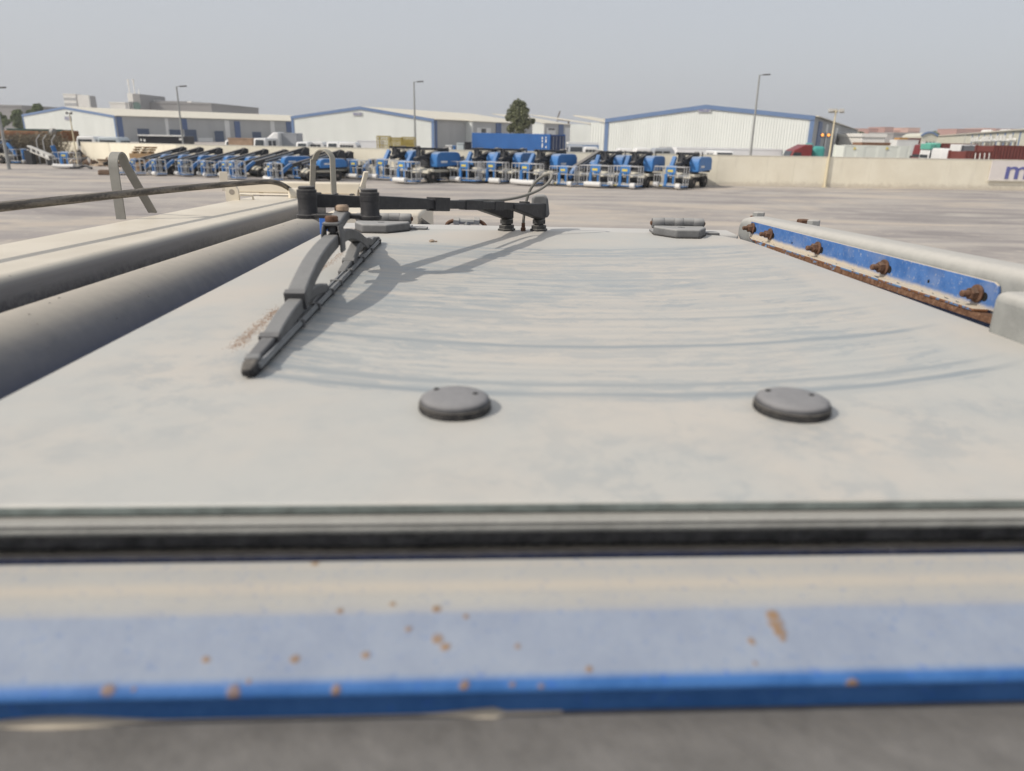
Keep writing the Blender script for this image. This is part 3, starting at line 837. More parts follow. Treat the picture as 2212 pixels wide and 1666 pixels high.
def boom_mat():
    g = NG("boom_cream")
    c = g.obj()
    mp = g.n("ShaderNodeMapping"); g.put(mp.inputs[0], c); mp.inputs['Scale'].default_value = (6, 1.2, 14)
    n1, n2 = g.noise(c, 8, 5), g.noise(mp.outputs[0], 5, 7, .7)
    col = g.mix(g.mr(n1, .35, .65), (.60, .545, .45), (.66, .605, .505))
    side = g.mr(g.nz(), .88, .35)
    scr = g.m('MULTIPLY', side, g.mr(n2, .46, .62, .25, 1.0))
    n3 = g.noise(c, 130, 5, .7)
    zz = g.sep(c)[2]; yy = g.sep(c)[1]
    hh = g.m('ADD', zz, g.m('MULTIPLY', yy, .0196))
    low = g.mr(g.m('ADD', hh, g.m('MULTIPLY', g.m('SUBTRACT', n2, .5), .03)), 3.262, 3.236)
    grime_shade = g.m('MULTIPLY', low, g.mr(g.m('ADD', g.m('MULTIPLY', n3, .6), g.m('MULTIPLY', n2, .4)), .35, .58, .45, 1.0))
    col = g.mix(g.m('MULTIPLY', side, .85), col, (.175, .172, .174))  # cream side greyed by facing: its shade is painted into the colour
    col = g.mix(g.m('MULTIPLY', grime_shade, .85), col, (.050, .049, .050))  # rubbed dark metal and grime low down, with painted shade deepening it
    sp_ = g.mr(g.noise(c, 170, 2, .5), .74, .78)
    col = g.mix(g.m('MULTIPLY', sp_, .5), col, (.25, .2, .16))
    g.bump(n1, .05, .003)
    return g.out(col, .5, 0, .35)
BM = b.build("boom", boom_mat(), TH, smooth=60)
# engine cover: the rounded body between boom and glass
b = MB(); secs = []
for Y, sh in ((-.6, 1), (.2, 1), (.7, 1), (1.2, 1), (1.36, 1), (1.385, .97), (1.40, .90), (1.408, .80)):
    zc = 3.2175 - .0140*(Y-.56)/.82
    r = .046*sh
    secs.append([(-.385 + r*math.sin(a), Y, zc + r*math.cos(a)) for a in np.linspace(-1.6, 3.2, 34)])
k = len(secs[0])
for s_ in secs: b.v += s_
for i in range(len(secs)-1):
    for j in range(k-1): b.f.append((i*k+j, i*k+j+1, (i+1)*k+j+1, (i+1)*k+j))
b.f.append(tuple(range((len(secs)-1)*k, len(secs)*k)))
b.build("engine_cover", M("cover_dusty_shaded", (.165, .162, .162), .6, .08, 30, dust=.95, dcol=(.42, .38, .32), bump=.08, bscale=200, bdist=.0006, edge=(.50, 1.0)), TH, smooth=55)  # tan dust on top; the dark grey flank has shade painted in
fk_ = MB()
for i in range(26):
    Y = random.uniform(.45, 1.38); an = random.uniform(-.2, 1.2); zc = 3.2175 - .0140*(Y-.56)/.82; r = .0463
    p = V(-.385 + r*math.sin(an), Y, zc + r*math.cos(an)); nn = V(math.sin(an), 0, math.cos(an)); s = random.uniform(.0003, .0011)
    u1 = V(0, 1, 0)*s*random.uniform(.6, 2); u2 = nn.cross(V(0, 1, 0))*s
    fk_.add([p-u1-u2, p+u1-u2*.6, p+u1*.7+u2, p-u1*.8+u2, p+nn*.0003], [(0, 1, 4), (1, 2, 4), (2, 3, 4), (3, 0, 4)])
fk_.build("tar_flecks", m_rub, TH, kind="stuff")
# cable along the boom, with its woven sleeve
cp = [V(-.642, .20, 3.332), V(-.636, .55, 3.317), V(-.629, .80, 3.308), V(-.616, 1.35, 3.297), V(-.602, 1.80, 3.284), V(-.598, 1.90, 3.278), V(-.594, 1.98, 3.262), V(-.588, 2.06, 3.232), V(-.58, 2.12, 3.18)]
def cable_mat():
    g = NG("cable_braid")
    c = g.obj(); x, y, z = g.sep(c)
    w = g.n("ShaderNodeTexWave", wave_type='BANDS'); w.inputs['Scale'].default_value = 130; w.inputs['Distortion'].default_value = 3; w.inputs['Detail'].default_value = 3
    g.put(w.inputs[0], g.comb(g.m('MULTIPLY', x, .6), y, g.m('MULTIPLY', z, 2.0)))
    col = g.mix(w.outputs[1], (.085, .078, .070), (.20, .178, .150))
    col = g.mix(g.m('MULTIPLY', g.mr(g.nz(), .2, .9), .55), col, (.31, .28, .24))
    g.bump(w.outputs[1], .8, .0015)
    return g.out(col, .9, 0, .2)
MB().tube(smooth_pts(cp, 2), .0062, 12).build("boom_cable", cable_mat(), TH, smooth=60)
# flat-bar loops that guide the cable
m_loop = M("loop_steel", (.23, .225, .205), .55, .1, 30, dust=.3, dcol=(.40, .38, .34), bump=.1, bscale=200, edge=(.2, 1))
def loop(name, foot1, foot2, hgt, w, t, lean, mat, rr):
    f1, f2 = Vector(foot1), Vector(foot2)
    d = (f2-f1); ax = d.normalized()
    P = [f1, f1 + V(0, 0, hgt-rr) + lean*.2]
    top = f1 + V(0, 0, hgt-rr) + lean*.3
    R_ = rr
    for a in np.linspace(180, 12, 11):
        P.append(top + ax*(R_ + R_*math.cos(rad(a))) + V(0, 0, R_*math.sin(rad(a))*1.25) + lean*(1-a/180)*.4)
    P.append(f2)
    sd = V(-ax.y, ax.x, 0)
    return MB().path(P, w, t, side=sd).build(name, mat, TH, bevel=.0004, smooth=60)
loop("cable_loop", at(262, 474, Z=3.246), at(330, 459, Z=3.247), .107, .0165, .0030, V(0, 0, 0), m_loop, .0190)
loop("cable_loop", at(674, 430, Y=1.84), at(722, 434, Y=1.80), .110, .0165, .0030, V(.045, 0, 0), M("loop_cream_steel", (.34, .32, .27), .55, .1, 30), .0175)
# boom end: lug with an eye, cross channel, cream tabs
a = at(488, 432, Z=3.236); hx = V(1, .05, 0).normalized(); hy = V(-.05, 1, 0)
q = MB(); poly = []
for ang in np.linspace(0, math.pi, 9): poly.append(a + hx*(.016 + .016*math.cos(ang)) + V(0, 0, .020 + .016*math.sin(ang)))
poly = [a + hx*.032 + V(0, 0, -.004)] + poly + [a + V(0, 0, -.004)]
q.prism(poly, hy*.008); q.path([a + hx*.030 + V(0, .004, .012), a + hx*.058 + V(0, .02, .010), a + hx*.060 + V(0, .02, -.004)], .010, .004)
lug = q.build("lifting_lug", m_cream, TH, bevel=.002)
MB().lathe([(.0001, -.0006), (.0065, -.0006), (.0065, .0090), (.0001, .0090)], a + hx*.016 + V(0, 0, .019), hy, 16).build("lug_eye", M("eye_tan", (.30, .27, .23), .8), lug)
c0_, c1_ = at(500, 402, Y=2.16), at(785, 408, Y=2.10)
q = MB(); q.path([c0_, c1_], .05, .030); q.path([c0_ + V(.01, -.03, -.019), c1_ + V(0, -.03, -.019)], .02, .006)
q.build("boom_crossbar", m_cream, TH, bevel=.003)
MB().path([at(563, 404, Y=2.125), at(566, 428, Y=2.125)], .012, .003, side=(1, 0, 0)).build("crossbar_stain", m_rust, TH)
MB().path([at(489, 412, Y=2.2), at(484, 390, Y=2.2), at(482, 371, Y=2.2)], .022, .006, side=(1, .2, 0)).build("boom_tab", m_cream, TH, bevel=.001)
MB().path([at(779, 412, Y=2.0), at(786, 392, Y=2.0), at(791, 371, Y=2.0)], .011, .018, side=(1, .3, 0)).build("boom_tab", m_cream, TH, bevel=.001)
q = MB(); q.path([at(771, 440, Y=1.95), at(772, 418, Y=1.95), at(776, 405, Y=1.95), at(782, 418, Y=1.95), at(784, 440, Y=1.95)], .014, .005, side=(.2, 1, 0)); q.build("boom_ring", m_cream, TH, bevel=.001)
q = MB().tube([at(625, 425, Y=1.98), at(668, 424, Y=2.00)], .022, 16); q.build("boom_pin", m_cream, TH, smooth=40)
# ================================================================== the yard and what stands in it
def gz(x, y, h=0.0):
    return at(x, y, Z=h)
def wall_mat():
    g = NG("cream_wall_paint")
    c = g.obj(); z = g.sep(c)[2]
    n1, n2 = g.noise(c, .7, 6, .6), g.noise(c, 3.1, 6, .65)
    mp = g.n("ShaderNodeMapping"); g.put(mp.inputs[0], c); mp.inputs['Scale'].default_value = (1, 1, .12)
    n3 = g.noise(mp.outputs[0], 2.2, 5, .6)
    col = g.mix(g.mr(n1, .35, .65), (.79, .735, .60), (.84, .79, .655))
    col = g.mix(g.m('MULTIPLY', g.mr(n3, .56, .72), .22), col, (.58, .53, .43))
    col = g.mix(g.m('MULTIPLY', g.mr(g.m('SUBTRACT', z, g.m('MULTIPLY', n2, .7)), .12, -.30), .6), col, (.50, .44, .36))
    col = g.mix(g.m('MULTIPLY', g.mr(n2, .68, .74), .4), col, (.86, .84, .79))
    g.bump(n2, .15, .02)
    return g.out(col, .88, 0, .2)
m_wall = wall_mat()
m_conc = M("wall_coping", (.66, .63, .55), .9, .1, 2)
WP = [gz(128, 347), V(-27.7, 63.2, 0), V(-8, 59.0, 0), V(15, 57.6, 0), V(44, 58.6, 0)]
wall = thing("boundary_wall", (0, 58, 0), "long cream boundary wall behind the row of blue lifts", "wall")
WT, WHS = .22, (1.87, 2.12, 2.16, 2.16, 2.16)
for A, B, ha, hb in zip(WP, WP[1:], WHS, WHS[1:]):
    d = B-A; L = d.length; u = d.normalized(); n_ = V(-u.y, u.x, 0)
    k = max(1, round(L/5.8))
    for i in range(k):
        a, b = A + u*(L*i/k + .004), A + u*(L*(i+1)/k - .004)
        z0, z1 = ha + (hb-ha)*i/k, ha + (hb-ha)*(i+1)/k
        q = MB(); q.add([a, b, b + n_*WT, a + n_*WT, a + V(0, 0, z0), b + V(0, 0, z1), b + n_*WT + V(0, 0, z1), a + n_*WT + V(0, 0, z0)], [(3,2,1,0),(4,5,6,7),(0,1,5,4),(1,2,6,5),(2,3,7,6),(3,0,4,7)]); q.build("wall_panel", m_wall, wall)
    q = MB(); q.prism([A - n_*.02 + V(0, 0, ha+.002), B - n_*.02 + V(0, 0, hb+.002), B + n_*(WT+.02) + V(0, 0, hb+.002), A + n_*(WT+.02) + V(0, 0, ha+.002)], (0, 0, .05)); q.build("coping", m_conc, wall)
    q = MB(); q.prism([A + n_*.05, B + n_*.05, B + n_*(WT-.05), A + n_*(WT-.05)], (0, 0, ha-.06)); q.build("wall_core", m_wall, wall)

# sign on the wall, cut by the picture's edge
sp0 = on_plane(2137, 370, WP[3], V(-(WP[4]-WP[3]).y, (WP[4]-WP[3]).x, 0).normalized())
wu = (WP[4]-WP[3]).normalized(); wnn = V(wu.y, -wu.x, 0)
p0 = V(sp0.x, sp0.y, 0) + wnn*.06
ztop, zbot = at(2137, 347, Y=p0.y).z, at(2137, 389, Y=p0.y).z
sg = thing("wall_sign", (p0.x, p0.y, zbot), "white sign board with a violet letter m on the cream wall", "sign")
q = MB(); q.prism([p0 + V(0, 0, zbot), p0 + wu*7 + V(0, 0, zbot), p0 + wu*7 + wnn*.05 + V(0, 0, zbot), p0 + wnn*.05 + V(0, 0, zbot)], (0, 0, ztop-zbot)); q.build("sign_board", M("sign_white", (.74, .69, .66), .6, .04, 1), sg)
q = MB(); q.prism([p0 - wu*.15 + wnn*.02 + V(0, 0, zbot-.07), p0 + wu*7 + wnn*.02 + V(0, 0, zbot-.07), p0 + wu*7 + wnn*.12 + V(0, 0, zbot-.07), p0 - wu*.15 + wnn*.12 + V(0, 0, zbot-.07)], (0, 0, .06)); q.build("sign_ledge", m_conc, sg)
fc = bpy.data.curves.new("letter", 'FONT'); fc.body = "m"; fc.extrude = .02; fc.offset = .018
zl0 = at(2165, 389-1, Y=p0.y).z; sp1 = on_plane(2164, 385, WP[3], wnn)
fh = (at(2165, 358, Y=p0.y).z - at(2165, 386, Y=p0.y).z)
fc.size = fh/.50
fo = bpy.data.objects.new("letter", fc); COL.objects.link(fo)
bpy.context.view_layer.update()
lm = bpy.data.meshes.new_from_object(fo); bpy.data.objects.remove(fo)
lm.materials.append(M("letter_violet", (.13, .14, .36), .5, .05, 3))
lo_ = bpy.data.objects.new("letter", lm); COL.objects.link(lo_); lo_.parent = sg
lo_.matrix_local = Matrix.Translation((sp1.x-p0.x + wnn.x*.10, sp1.y-p0.y + wnn.y*.10 - .02, at(2165, 386, Y=p0.y).z - zbot)) @ Matrix.Rotation(math.atan2(wu.y, wu.x), 4, 'Z') @ Matrix.Rotation(rad(90), 4, 'X') @ Matrix.Diagonal((1.36, 1, 1, 1))

# ------------------------------------------------------------------ light poles
m_pole = M("pole_galvanised", (.30, .305, .30), .5, .08, 3)
m_polec = M("pole_cream", (.62, .55, .39), .6, .06, 3)
m_lampd = M("lamp_dark", (.12, .12, .12), .5)
def pole(xt, yt, Y, label, style, r=.07, mt=m_pole):
    p = at(xt, yt, Y=Y); h = p.z
    t = thing("light_pole", (p.x, Y, 0), label, "light pole", "light poles around the yard")
    MB().tube([(p.x, Y, 0), (p.x, Y, h*.5), (p.x, Y, h)], [r, r*.8, r*.55], 10).build("pole", mt, t, smooth=60)
    q = MB(); q.box(p.x-.18, p.x+.18, Y-.18, Y+.18, 0, .03); q.build("base_plate", mt, t)
    if style == 'arm':
        q = MB(); q.tube([(p.x, Y, h-.1), (p.x+.15, Y, h), (p.x+.45, Y, h+.04)], .03, 6); q.build("arm", mt, t)
        q = MB(); q.obox((p.x+.62, Y, h+.03), (.32, 0, .02), (0, .13, 0), (0, 0, .055)); q.build("lamp_head", m_lampd, t, bevel=.02)
    elif style == 'flood':
        for dx, dy, rz in ((-.32, 0, -.5), (.32, 0, .5), (0, .2, 0)):
            q = MB(); q.tube([(p.x, Y, h-.05), (p.x+dx, Y+dy*.6, h+.02)], .025, 6); q.build("bracket", mt, t)
            q = MB(); q.obox((p.x+dx*1.25, Y+dy-.05, h-.02), (.17, 0, 0), (0, .06, -.05), (0, .07, .11)); q.build("floodlight", M("flood_grey", (.42, .41, .38), .4), t, bevel=.02)
    elif style == 'small':
        q = MB(); q.tube([(p.x-.22, Y, h-.02), (p.x+.2, Y, h+.05)], .022, 6); q.build("bracket", m_lampd, t)
        for s in (-1, 1):
            q = MB(); q.obox((p.x+s*.2, Y-.06, h+.02), (.09, 0, 0), (0, .05, -.04), (0, .05, .07)); q.build("floodlight", m_lampd, t, bevel=.01)
    return t
pole(-14, 190, 62, "grey light pole at the far edge beside the grey block", 'arm', .14)
pole(150, 245, 70.5, "slim cream pole standing in front of the wall by the scrap", 'small', .075, m_polec)
pole(381, 187, 74, "grey light pole in front of the hangar with dark roller doors", 'arm', .115)
pole(894, 177, 78, "grey light pole before the hangar beside the yellow crates", 'arm', .12)
pole(1641, 162, 72, "tallest grey light pole before the large hangar", 'arm', .125)
pole(1806, 239, 57.785, "cream pole with three floodlights standing against the wall", 'flood', .092, m_polec)

# ------------------------------------------------------------------ hangars
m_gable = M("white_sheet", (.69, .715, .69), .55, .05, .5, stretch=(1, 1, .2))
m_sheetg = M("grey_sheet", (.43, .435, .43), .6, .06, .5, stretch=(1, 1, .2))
m_roofc = M("cream_roof", (.64, .60, .50), .6, .05, .4)
m_trim = M("blue_trim", (.14, .21, .36), .5, .06, 1)
m_pilas = M("dark_blue_pilaster", (.085, .135, .27), .5, .06, 1)
m_shut = M("roller_shutter", (.07, .10, .165), .6, .08, 2)
m_win = M("dark_window", (.035, .042, .05), .15, .2, 3, spec=.5)
m_white = M("white_paint", (.72, .72, .70), .5, .05, 1)
m_sign = M("grey_sign", (.42, .43, .45), .6, .05, 1)
def corrugate(b, A, B, z0, ztop, out, pitch=.36, depth=.05):
    """ribbed wall from A to B; ztop(t) gives the top"""
    A, B, out = Vector(A), Vector(B), Vector(out)
    L = (B-A).length; n = max(2, int(L/pitch))
    row = []
    for i in range(n):
        for f, o in ((0, 0), (.45, 0), (.58, 1), (.87, 1)):
            row.append(((i+f)/n, o))
    row.append((1, 0))
    o = len(b.v)
    for t, k in row:
        p = A.lerp(B, t) + out*(depth*k)
        b.v += [(p.x, p.y, z0), (p.x, p.y, ztop(t))]
    for i in range(len(row)-1):
        b.f.append((o+2*i, o+2*i+2, o+2*i+3, o+2*i+1))
def hangar(label, Lp, Rp, rid, Y_L, Y_R, theta, length, feats=(), sign=None):
    """Lp, Rp, rid: photo points of the two eaves and the ridge of the near gable"""
    A, B = at(*Lp, Y=Y_L), at(*Rp, Y=Y_R)
    zl, zr = A.z, B.z
    A.z = B.z = 0
    u = (B-A).normalized(); nf = V(u.y, -u.x, 0)
    if nf.y > 0: nf = -nf
    # ridge: on the line of the gable
    Rg = on_plane(rid[0], rid[1], A, nf); tr = (V(Rg.x, Rg.y, 0)-A).dot(u)/(B-A).length
    zr_ = Rg.z
    dv = V(math.sin(theta), math.cos(theta), 0)
    h = thing("hangar", tuple((A+B)/2), label, "warehouse")
    top = lambda t: zl + (zr_-zl)*t/tr if t < tr else zr_ + (zr-zr_)*(t-tr)/(1-tr)
    b = MB(); corrugate(b, A, B, 0, top, nf); b.build("gable_wall", m_gable, h)
    out = V(dv.y, -dv.x, 0)
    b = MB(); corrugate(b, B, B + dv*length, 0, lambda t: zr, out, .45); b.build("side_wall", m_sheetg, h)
    b = MB(); b.add([A, A + dv*length, A + dv*length + V(0, 0, zl), A + V(0, 0, zl)], [(0, 1, 2, 3)])
    A2, B2 = A + dv*length, B + dv*length; R2 = A2.lerp(B2, tr)
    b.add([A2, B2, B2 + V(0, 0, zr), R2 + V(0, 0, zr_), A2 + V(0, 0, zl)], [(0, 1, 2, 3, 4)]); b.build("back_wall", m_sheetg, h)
    R1 = A.lerp(B, tr)
    ov = -dv*.35
    for a, za, s in ((A, zl, -1), (B, zr, 1)):
        b = MB()
        p = [R1 + V(0, 0, zr_+.06), a + u*s*.45 + V(0, 0, za+.02)]
        q_ = [x + dv*length for x in p]
        b.prism([p[0]-dv*.05, p[1]-dv*.05, q_[1], q_[0]], (0, 0, .12)); b.build("roof", m_roofc, h)
    # blue edge of the gable
    tw = .40
    for a, za in ((A, zl), (B, zr)):
        b = MB(); e0, e1 = a + V(0, 0, za), R1 + V(0, 0, zr_)
        b.prism([e0 - V(0, 0, tw), e1 - V(0, 0, tw), e1 + V(0, 0, .16), e0 + V(0, 0, .16)], nf*.22); b.build("gable_trim", m_trim, h)
    for a, s, za in ((A, 1, zl), (B, -1, zr)):
        b = MB(); e = a + nf*.02
        b.prism([e, e + u*s*.55, e + u*s*.55 + nf*.12, e + nf*.12], (0, 0, za-tw)); b.build("corner_post", m_trim, h)
    # things on the long wall: (kind, x0, x1, ytop, ybottom) in photo points
    for kd, x0, x1, yt, yb in feats:
        P0, P1 = on_plane(x0, yt, B, out), on_plane(x1, yt, B, out)
        zt = P0.z
        zb = 0 if yb is None else on_plane(x0, yb, B, out).z
        P0.z = P1.z = zb
        o, mt, nm = {'door': (.09, m_shut, "roller_door"), 'pil': (.16, m_pilas, "pilaster"), 'panel': (.08, m_white, "wall_panel"), 'win': (.11, m_win, "window"), 'grey': (.08, m_sign, "wall_sign")}[kd]
        b = MB(); b.prism([P0, P1, P1 + out*o, P0 + out*o], (0, 0, zt-zb)); dd = b.build(nm, mt, h)
        if kd == 'door':
            b = MB()
            for e in (P0, P1):
                d_ = (P1-P0).normalized()*.12
                b.prism([e-d_, e+d_, e+d_+out*.16, e-d_+out*.16], (0, 0, zt-zb+.1))
            b.build("door_frame", m_sheetg, dd)
    if sign:
        x0, x1, yt, yb, txt = sign
        P0, P1, P2 = on_plane(x0, yt, A, nf), on_plane(x1, yt, A, nf), on_plane(x0, yb, A, nf)
        w = (P1-P0).length; hh = P0.z-P2.z
        b = MB(); b.prism([V(P0.x, P0.y, P2.z)+nf*.12, V(P1.x, P1.y, P2.z)+nf*.12, V(P1.x, P1.y, P2.z)+nf*.2, V(P0.x, P0.y, P2.z)+nf*.2], (0, 0, hh)); sgn = b.build("hangar_sign", m_sign, h)
        fc = bpy.data.curves.new("sign_text", 'FONT'); fc.body = txt; fc.extrude = .01; fc.size = hh*.8; fc.offset = .02
        fo = bpy.data.objects.new("sign_text", fc); COL.objects.link(fo); bpy.context.view_layer.update()
        me = bpy.data.meshes.new_from_object(fo); bpy.data.objects.remove(fo)
        xs = [v.co.x for v in me.vertices]; k = w*.82/(max(xs)-min(xs))
        me.materials.append(M("sign_ink", (.20, .20, .33), .6))
        to = bpy.data.objects.new("sign_text", me); COL.objects.link(to); to.parent = sgn; to['_o'] = h['_o']
        pos = V(P0.x, P0.y, P2.z) + nf*.22 + u*w*.09 + V(0, 0, hh*.22) - Vector(h['_o'])
        to.matrix_local = Matrix.Translation(pos) @ Matrix.Rotation(math.atan2(u.y, u.x), 4, 'Z') @ Matrix.Rotation(rad(90), 4, 'X') @ Matrix.Diagonal((k, 1, 1, 1))
    return h, A, B, u, dv, out, zr
TH_ = rad(25.5)
hg3 = hangar("largest white hangar with blue edging behind the end of the lift row", (1308, 259), (1761, 253), (1525, 229), 116, 104, TH_, 150,
       [('panel', 1785, 1789, 268, None), ('panel', 1806, 1810, 276, None), ('pil', 1768, 1776, 262, None), ('grey', 1812, 1817, 284, 288), ('door', 1794, 1801, 290, None), ('door', 1822, 1828, 292, None)],
       (1508, 1537, 234, 243, "PALL-27"))
hg2 = hangar("white hangar with blue edging behind the yellow crates", (629, 253), (938, 259), (778, 232), 160, 152, TH_, 46, [('pil', 939, 943, 260, None)], (763, 783, 243, 250, "PALL 25"))
hg1 = hangar("white hangar with cream roof and dark roller doors, beside the grey office block", (48, 249), (248, 251), (139, 232), 214, 190, rad(32), 150,
       [('pil', 250, 262, 252, None), ('door', 294, 322, 278, None), ('door', 364, 391, 280, None), ('door', 396, 424, 280, None), ('door', 461, 483, 283, None), ('door', 543, 564, 285, None), ('door', 619, 632, 287, None),
        ('pil', 391, 402, 256, 280), ('pil', 505, 517, 262, None), ('pil', 617, 628, 263, 286), ('panel', 355, 362, 256, None), ('panel', 484, 494, 260, None), ('panel', 583, 592, 262, None),
        ('grey', 342, 348, 271, 275), ('grey', 450, 456, 272, 276), ('panel', 425, 459, 298, None)], (140, 154, 251, 260, "PALL 23"))

# annexes along the second hangar and the next hangar behind it
def block(name, label, cat, pts, z, mt, group=None, parent=None, pname="wall"):
    """upright block on the ground polygon pts"""
    c = sum((Vector(p) for p in pts), V(0, 0, 0))/len(pts)
    t = parent or thing(name, (c.x, c.y, 0), label, cat, group)
    q = MB(); q.prism([(p[0], p[1], 0) for p in pts], (0, 0, z)); q.build(pname, mt, t)
    return t
def annex(label, x0, y0, Y0, x1, xe, ye, theta, roof_ext, feats):
    """lean-to whose front wall spans photo x0..x1 at distance Y0 and whose side runs back to photo x = xe"""
    dv = V(math.sin(theta), math.cos(theta), 0); out = V(dv.y, -dv.x, 0); 
    A = at(x0, y0, Y=Y0); A.z = 0
    B = on_plane(x1, y0+1, A, dv); zt = B.z; B.z = 0
    E = on_plane(xe, ye, B, out); E.z = 0
    Ae = A + (E-B)
    c = (A+B+E)/3
    t = thing("warehouse_annex", (c.x, c.y, 0), label, "warehouse")
    b = MB(); corrugate(b, A, B, 0, lambda k: zt, -dv, .4); b.build("front_wall", m_gable, t)
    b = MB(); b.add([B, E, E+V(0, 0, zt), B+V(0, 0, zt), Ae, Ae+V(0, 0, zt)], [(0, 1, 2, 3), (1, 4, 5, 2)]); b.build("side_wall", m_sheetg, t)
    b = MB(); b.prism([B+V(0, 0, zt)-dv*.3+out*.3, E+V(0, 0, zt)+out*.3, Ae-out*roof_ext+V(0, 0, zt+roof_ext*.15+.5), A-out*roof_ext-dv*.3+V(0, 0, zt+roof_ext*.15+.5)], (0, 0, .15)); b.build("roof", m_roofc, t)
    b = MB(); b.prism([B-dv*.05, B-dv*.05+out*.06, B+dv*.5+out*.06, B+dv*.5], (0, 0, zt)); b.build("corner_post", m_white, t)
    for kd, xa, xb, yt, yb in feats:
        P0, P1 = on_plane(xa, yt, B, out), on_plane(xb, yt, B, out); za = P0.z
        zb = 0 if yb is None else on_plane(xa, yb, B, out).z
        P0.z = P1.z = zb
        mt, nm, o = {'pil': (m_pilas, "pilaster", .14), 'panel': (m_white, "wall_panel", .08), 'win': (m_win, "window", .12)}[kd]
        b = MB(); b.prism([P0, P1, P1+out*o, P0+out*o], (0, 0, za-zb)); b.build(nm, mt, t)
    return t
annex("grey annex with white door panel and windows behind the blue container", 968, 262, 165, 1019, 1130, 274, TH_, 9,
      [('pil', 1071, 1082, 266, None), ('panel', 1030, 1060, 276, None), ('win', 1039, 1049, 278, 287), ('panel', 1096, 1124, 279, None), ('win', 1099, 1104, 281, 288), ('win', 1106, 1112, 281, 288), ('win', 1116, 1120, 281, 288)])
annex("grey annex behind the tree with a blue pilaster and a white door", 1148, 266, 215, 1175, 1232, 272, TH_, 12,
      [('pil', 1207, 1217, 268, None), ('panel', 1181, 1200, 276, None), ('panel', 1220, 1231, 276, None), ('win', 1184, 1198, 277, 281)])
annex("low white warehouse end between the tree and the largest hangar", 1232, 268, 240, 1276, 1300, 268, TH_, 14, [])
annex("white annex in front of the largest hangar's edge", 1277, 264, 128, 1306, 1340, 262, TH_, 3, [])
# crane frame on the far roof
q_ = thing("roof_crane", at(1206, 262, Y=255), "small dark crane frame on the far cream roof", "crane")
q = MB(); q.bar(at(1203, 258, Y=255), at(1232, 261, Y=255), .7, .5); q.bar(at(1203, 259, Y=255), at(1210, 240, Y=255), .4, .4); q.bar(at(1204, 262, Y=255), at(1204, 266, Y=255), .5, .5); q.bar(at(1228, 262, Y=255), at(1228, 268, Y=255), .5, .5)
q.build("crane_frame", M("crane_brown", (.16, .13, .11), .7), q_)

# ------------------------------------------------------------------ far buildings
m_farw = M("far_white", (.80, .78, .73), .8, .04, .05)
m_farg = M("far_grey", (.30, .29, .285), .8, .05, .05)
m_pink = M("far_pink", (.44, .26, .22), .85, .06, .04)
m_pinkd = M("far_pink_light", (.56, .38, .32), .85, .06, .04)
def farbox(name, label, cat, x0, x1, yt, Y, dep, mt, group=None, rows=0, cols=0, sidecols=0, wmat=None, slots=None):
    a, b = at(x0, yt, Y=Y), at(x1, yt, Y=Y)
    z = max(a.z, b.z)
    t = thing(name, ((a.x+b.x)/2, Y+dep/2, 0), label, cat, group)
    q = MB(); q.box(a.x, b.x, Y, Y+dep, 0, z); q.build("wall", mt, t)
    q = MB(); q.box(a.x-.2, b.x+.2, Y-.2, Y+dep+.2, z+.002, z+.6); q.build("roof", mt, t)
    if rows:
        W = b.x-a.x; cw, rh = W/cols, 3.3
        for i in range(cols):
            for j in range(rows):
                q = MB(); x = a.x + cw*(i+.5); zz = z - 2.6 - rh*j
                q.box(x-cw*.27, x+cw*.27, Y-.12, Y+.02, zz-.9, zz+.8); q.build("window", wmat or m_win, t)
    return t, a, b, z
t, a, b, z = farbox("office_tower", "tall white tower block behind the hangar ridge", "building", 136, 163, 205, 520, 8, m_farw, None, 5, 6, wmat=M("far_pane", (.28, .29, .31), .4))
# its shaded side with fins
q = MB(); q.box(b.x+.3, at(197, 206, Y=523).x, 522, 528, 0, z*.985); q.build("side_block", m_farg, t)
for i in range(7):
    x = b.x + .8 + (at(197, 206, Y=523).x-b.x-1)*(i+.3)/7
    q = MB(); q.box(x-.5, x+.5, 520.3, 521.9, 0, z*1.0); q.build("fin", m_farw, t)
t, a, b, z = farbox("office_block", "grey office block with antenna masts behind the cream roof", "building", 303, 456, 226, 330, 60, m_farg)
a2 = at(272, 203, Y=322); b2 = at(301, 203, Y=322)
q = MB(); q.box(a2.x+2.6, b2.x, 322, 345, 0, a2.z); q.build("tower", m_farg, t)
q = MB(); q.box(a2.x, a2.x+2.5, 323, 340, 0, a2.z+.3); q.build("stair_tower", m_farw, t)
for k in (0, 1, 2):
    q = MB(); q.box(a2.x+.35+k*.75, a2.x+.65+k*.75, 322.8, 322.98, a2.z*.45, a2.z*.82); q.build("slot_window", m_win, t)
c = at(296, 229, Y=321.7); MB().lathe([(1.1, 0), (1.55, 0), (1.55, .12), (1.1, .12)], c, (0, -1, 0), 20).build("round_emblem", M("emblem_green", (.10, .16, .14), .6), t)
for x0, x1, yt, mt in ((318, 333, 216, m_farw), (334, 400, 219, m_farg), (404, 413, 219, m_farw), (415, 452, 223, m_farg)):
    p, r2 = at(x0, yt, Y=334), at(x1, yt, Y=334)
    q = MB(); q.box(p.x, r2.x, 334, 350, z-2, max(p.z, r2.z)); q.build("roof_block", mt, t)
for x, y in ((275, 172), (286, 171), (298, 192)):
    p = at(x+1, y, Y=332); q = MB(); q.tube([(p.x, 332, a2.z-1), (p.x, 332, a2.z+ (p.z-a2.z)*.5), (p.x, 332, p.z)], [.22, .22, .40 if x < 290 else .15], 6); q.build("antenna_mast", m_farw, t)
farbox("low_block", "low white rooftop block beside the grey office tower", "building", 237, 270, 224, 350, 20, m_farw)
farbox("grey_shed", "plain grey block behind the green trees", "building", -60, 46, 231, 300, 40, m_farg)
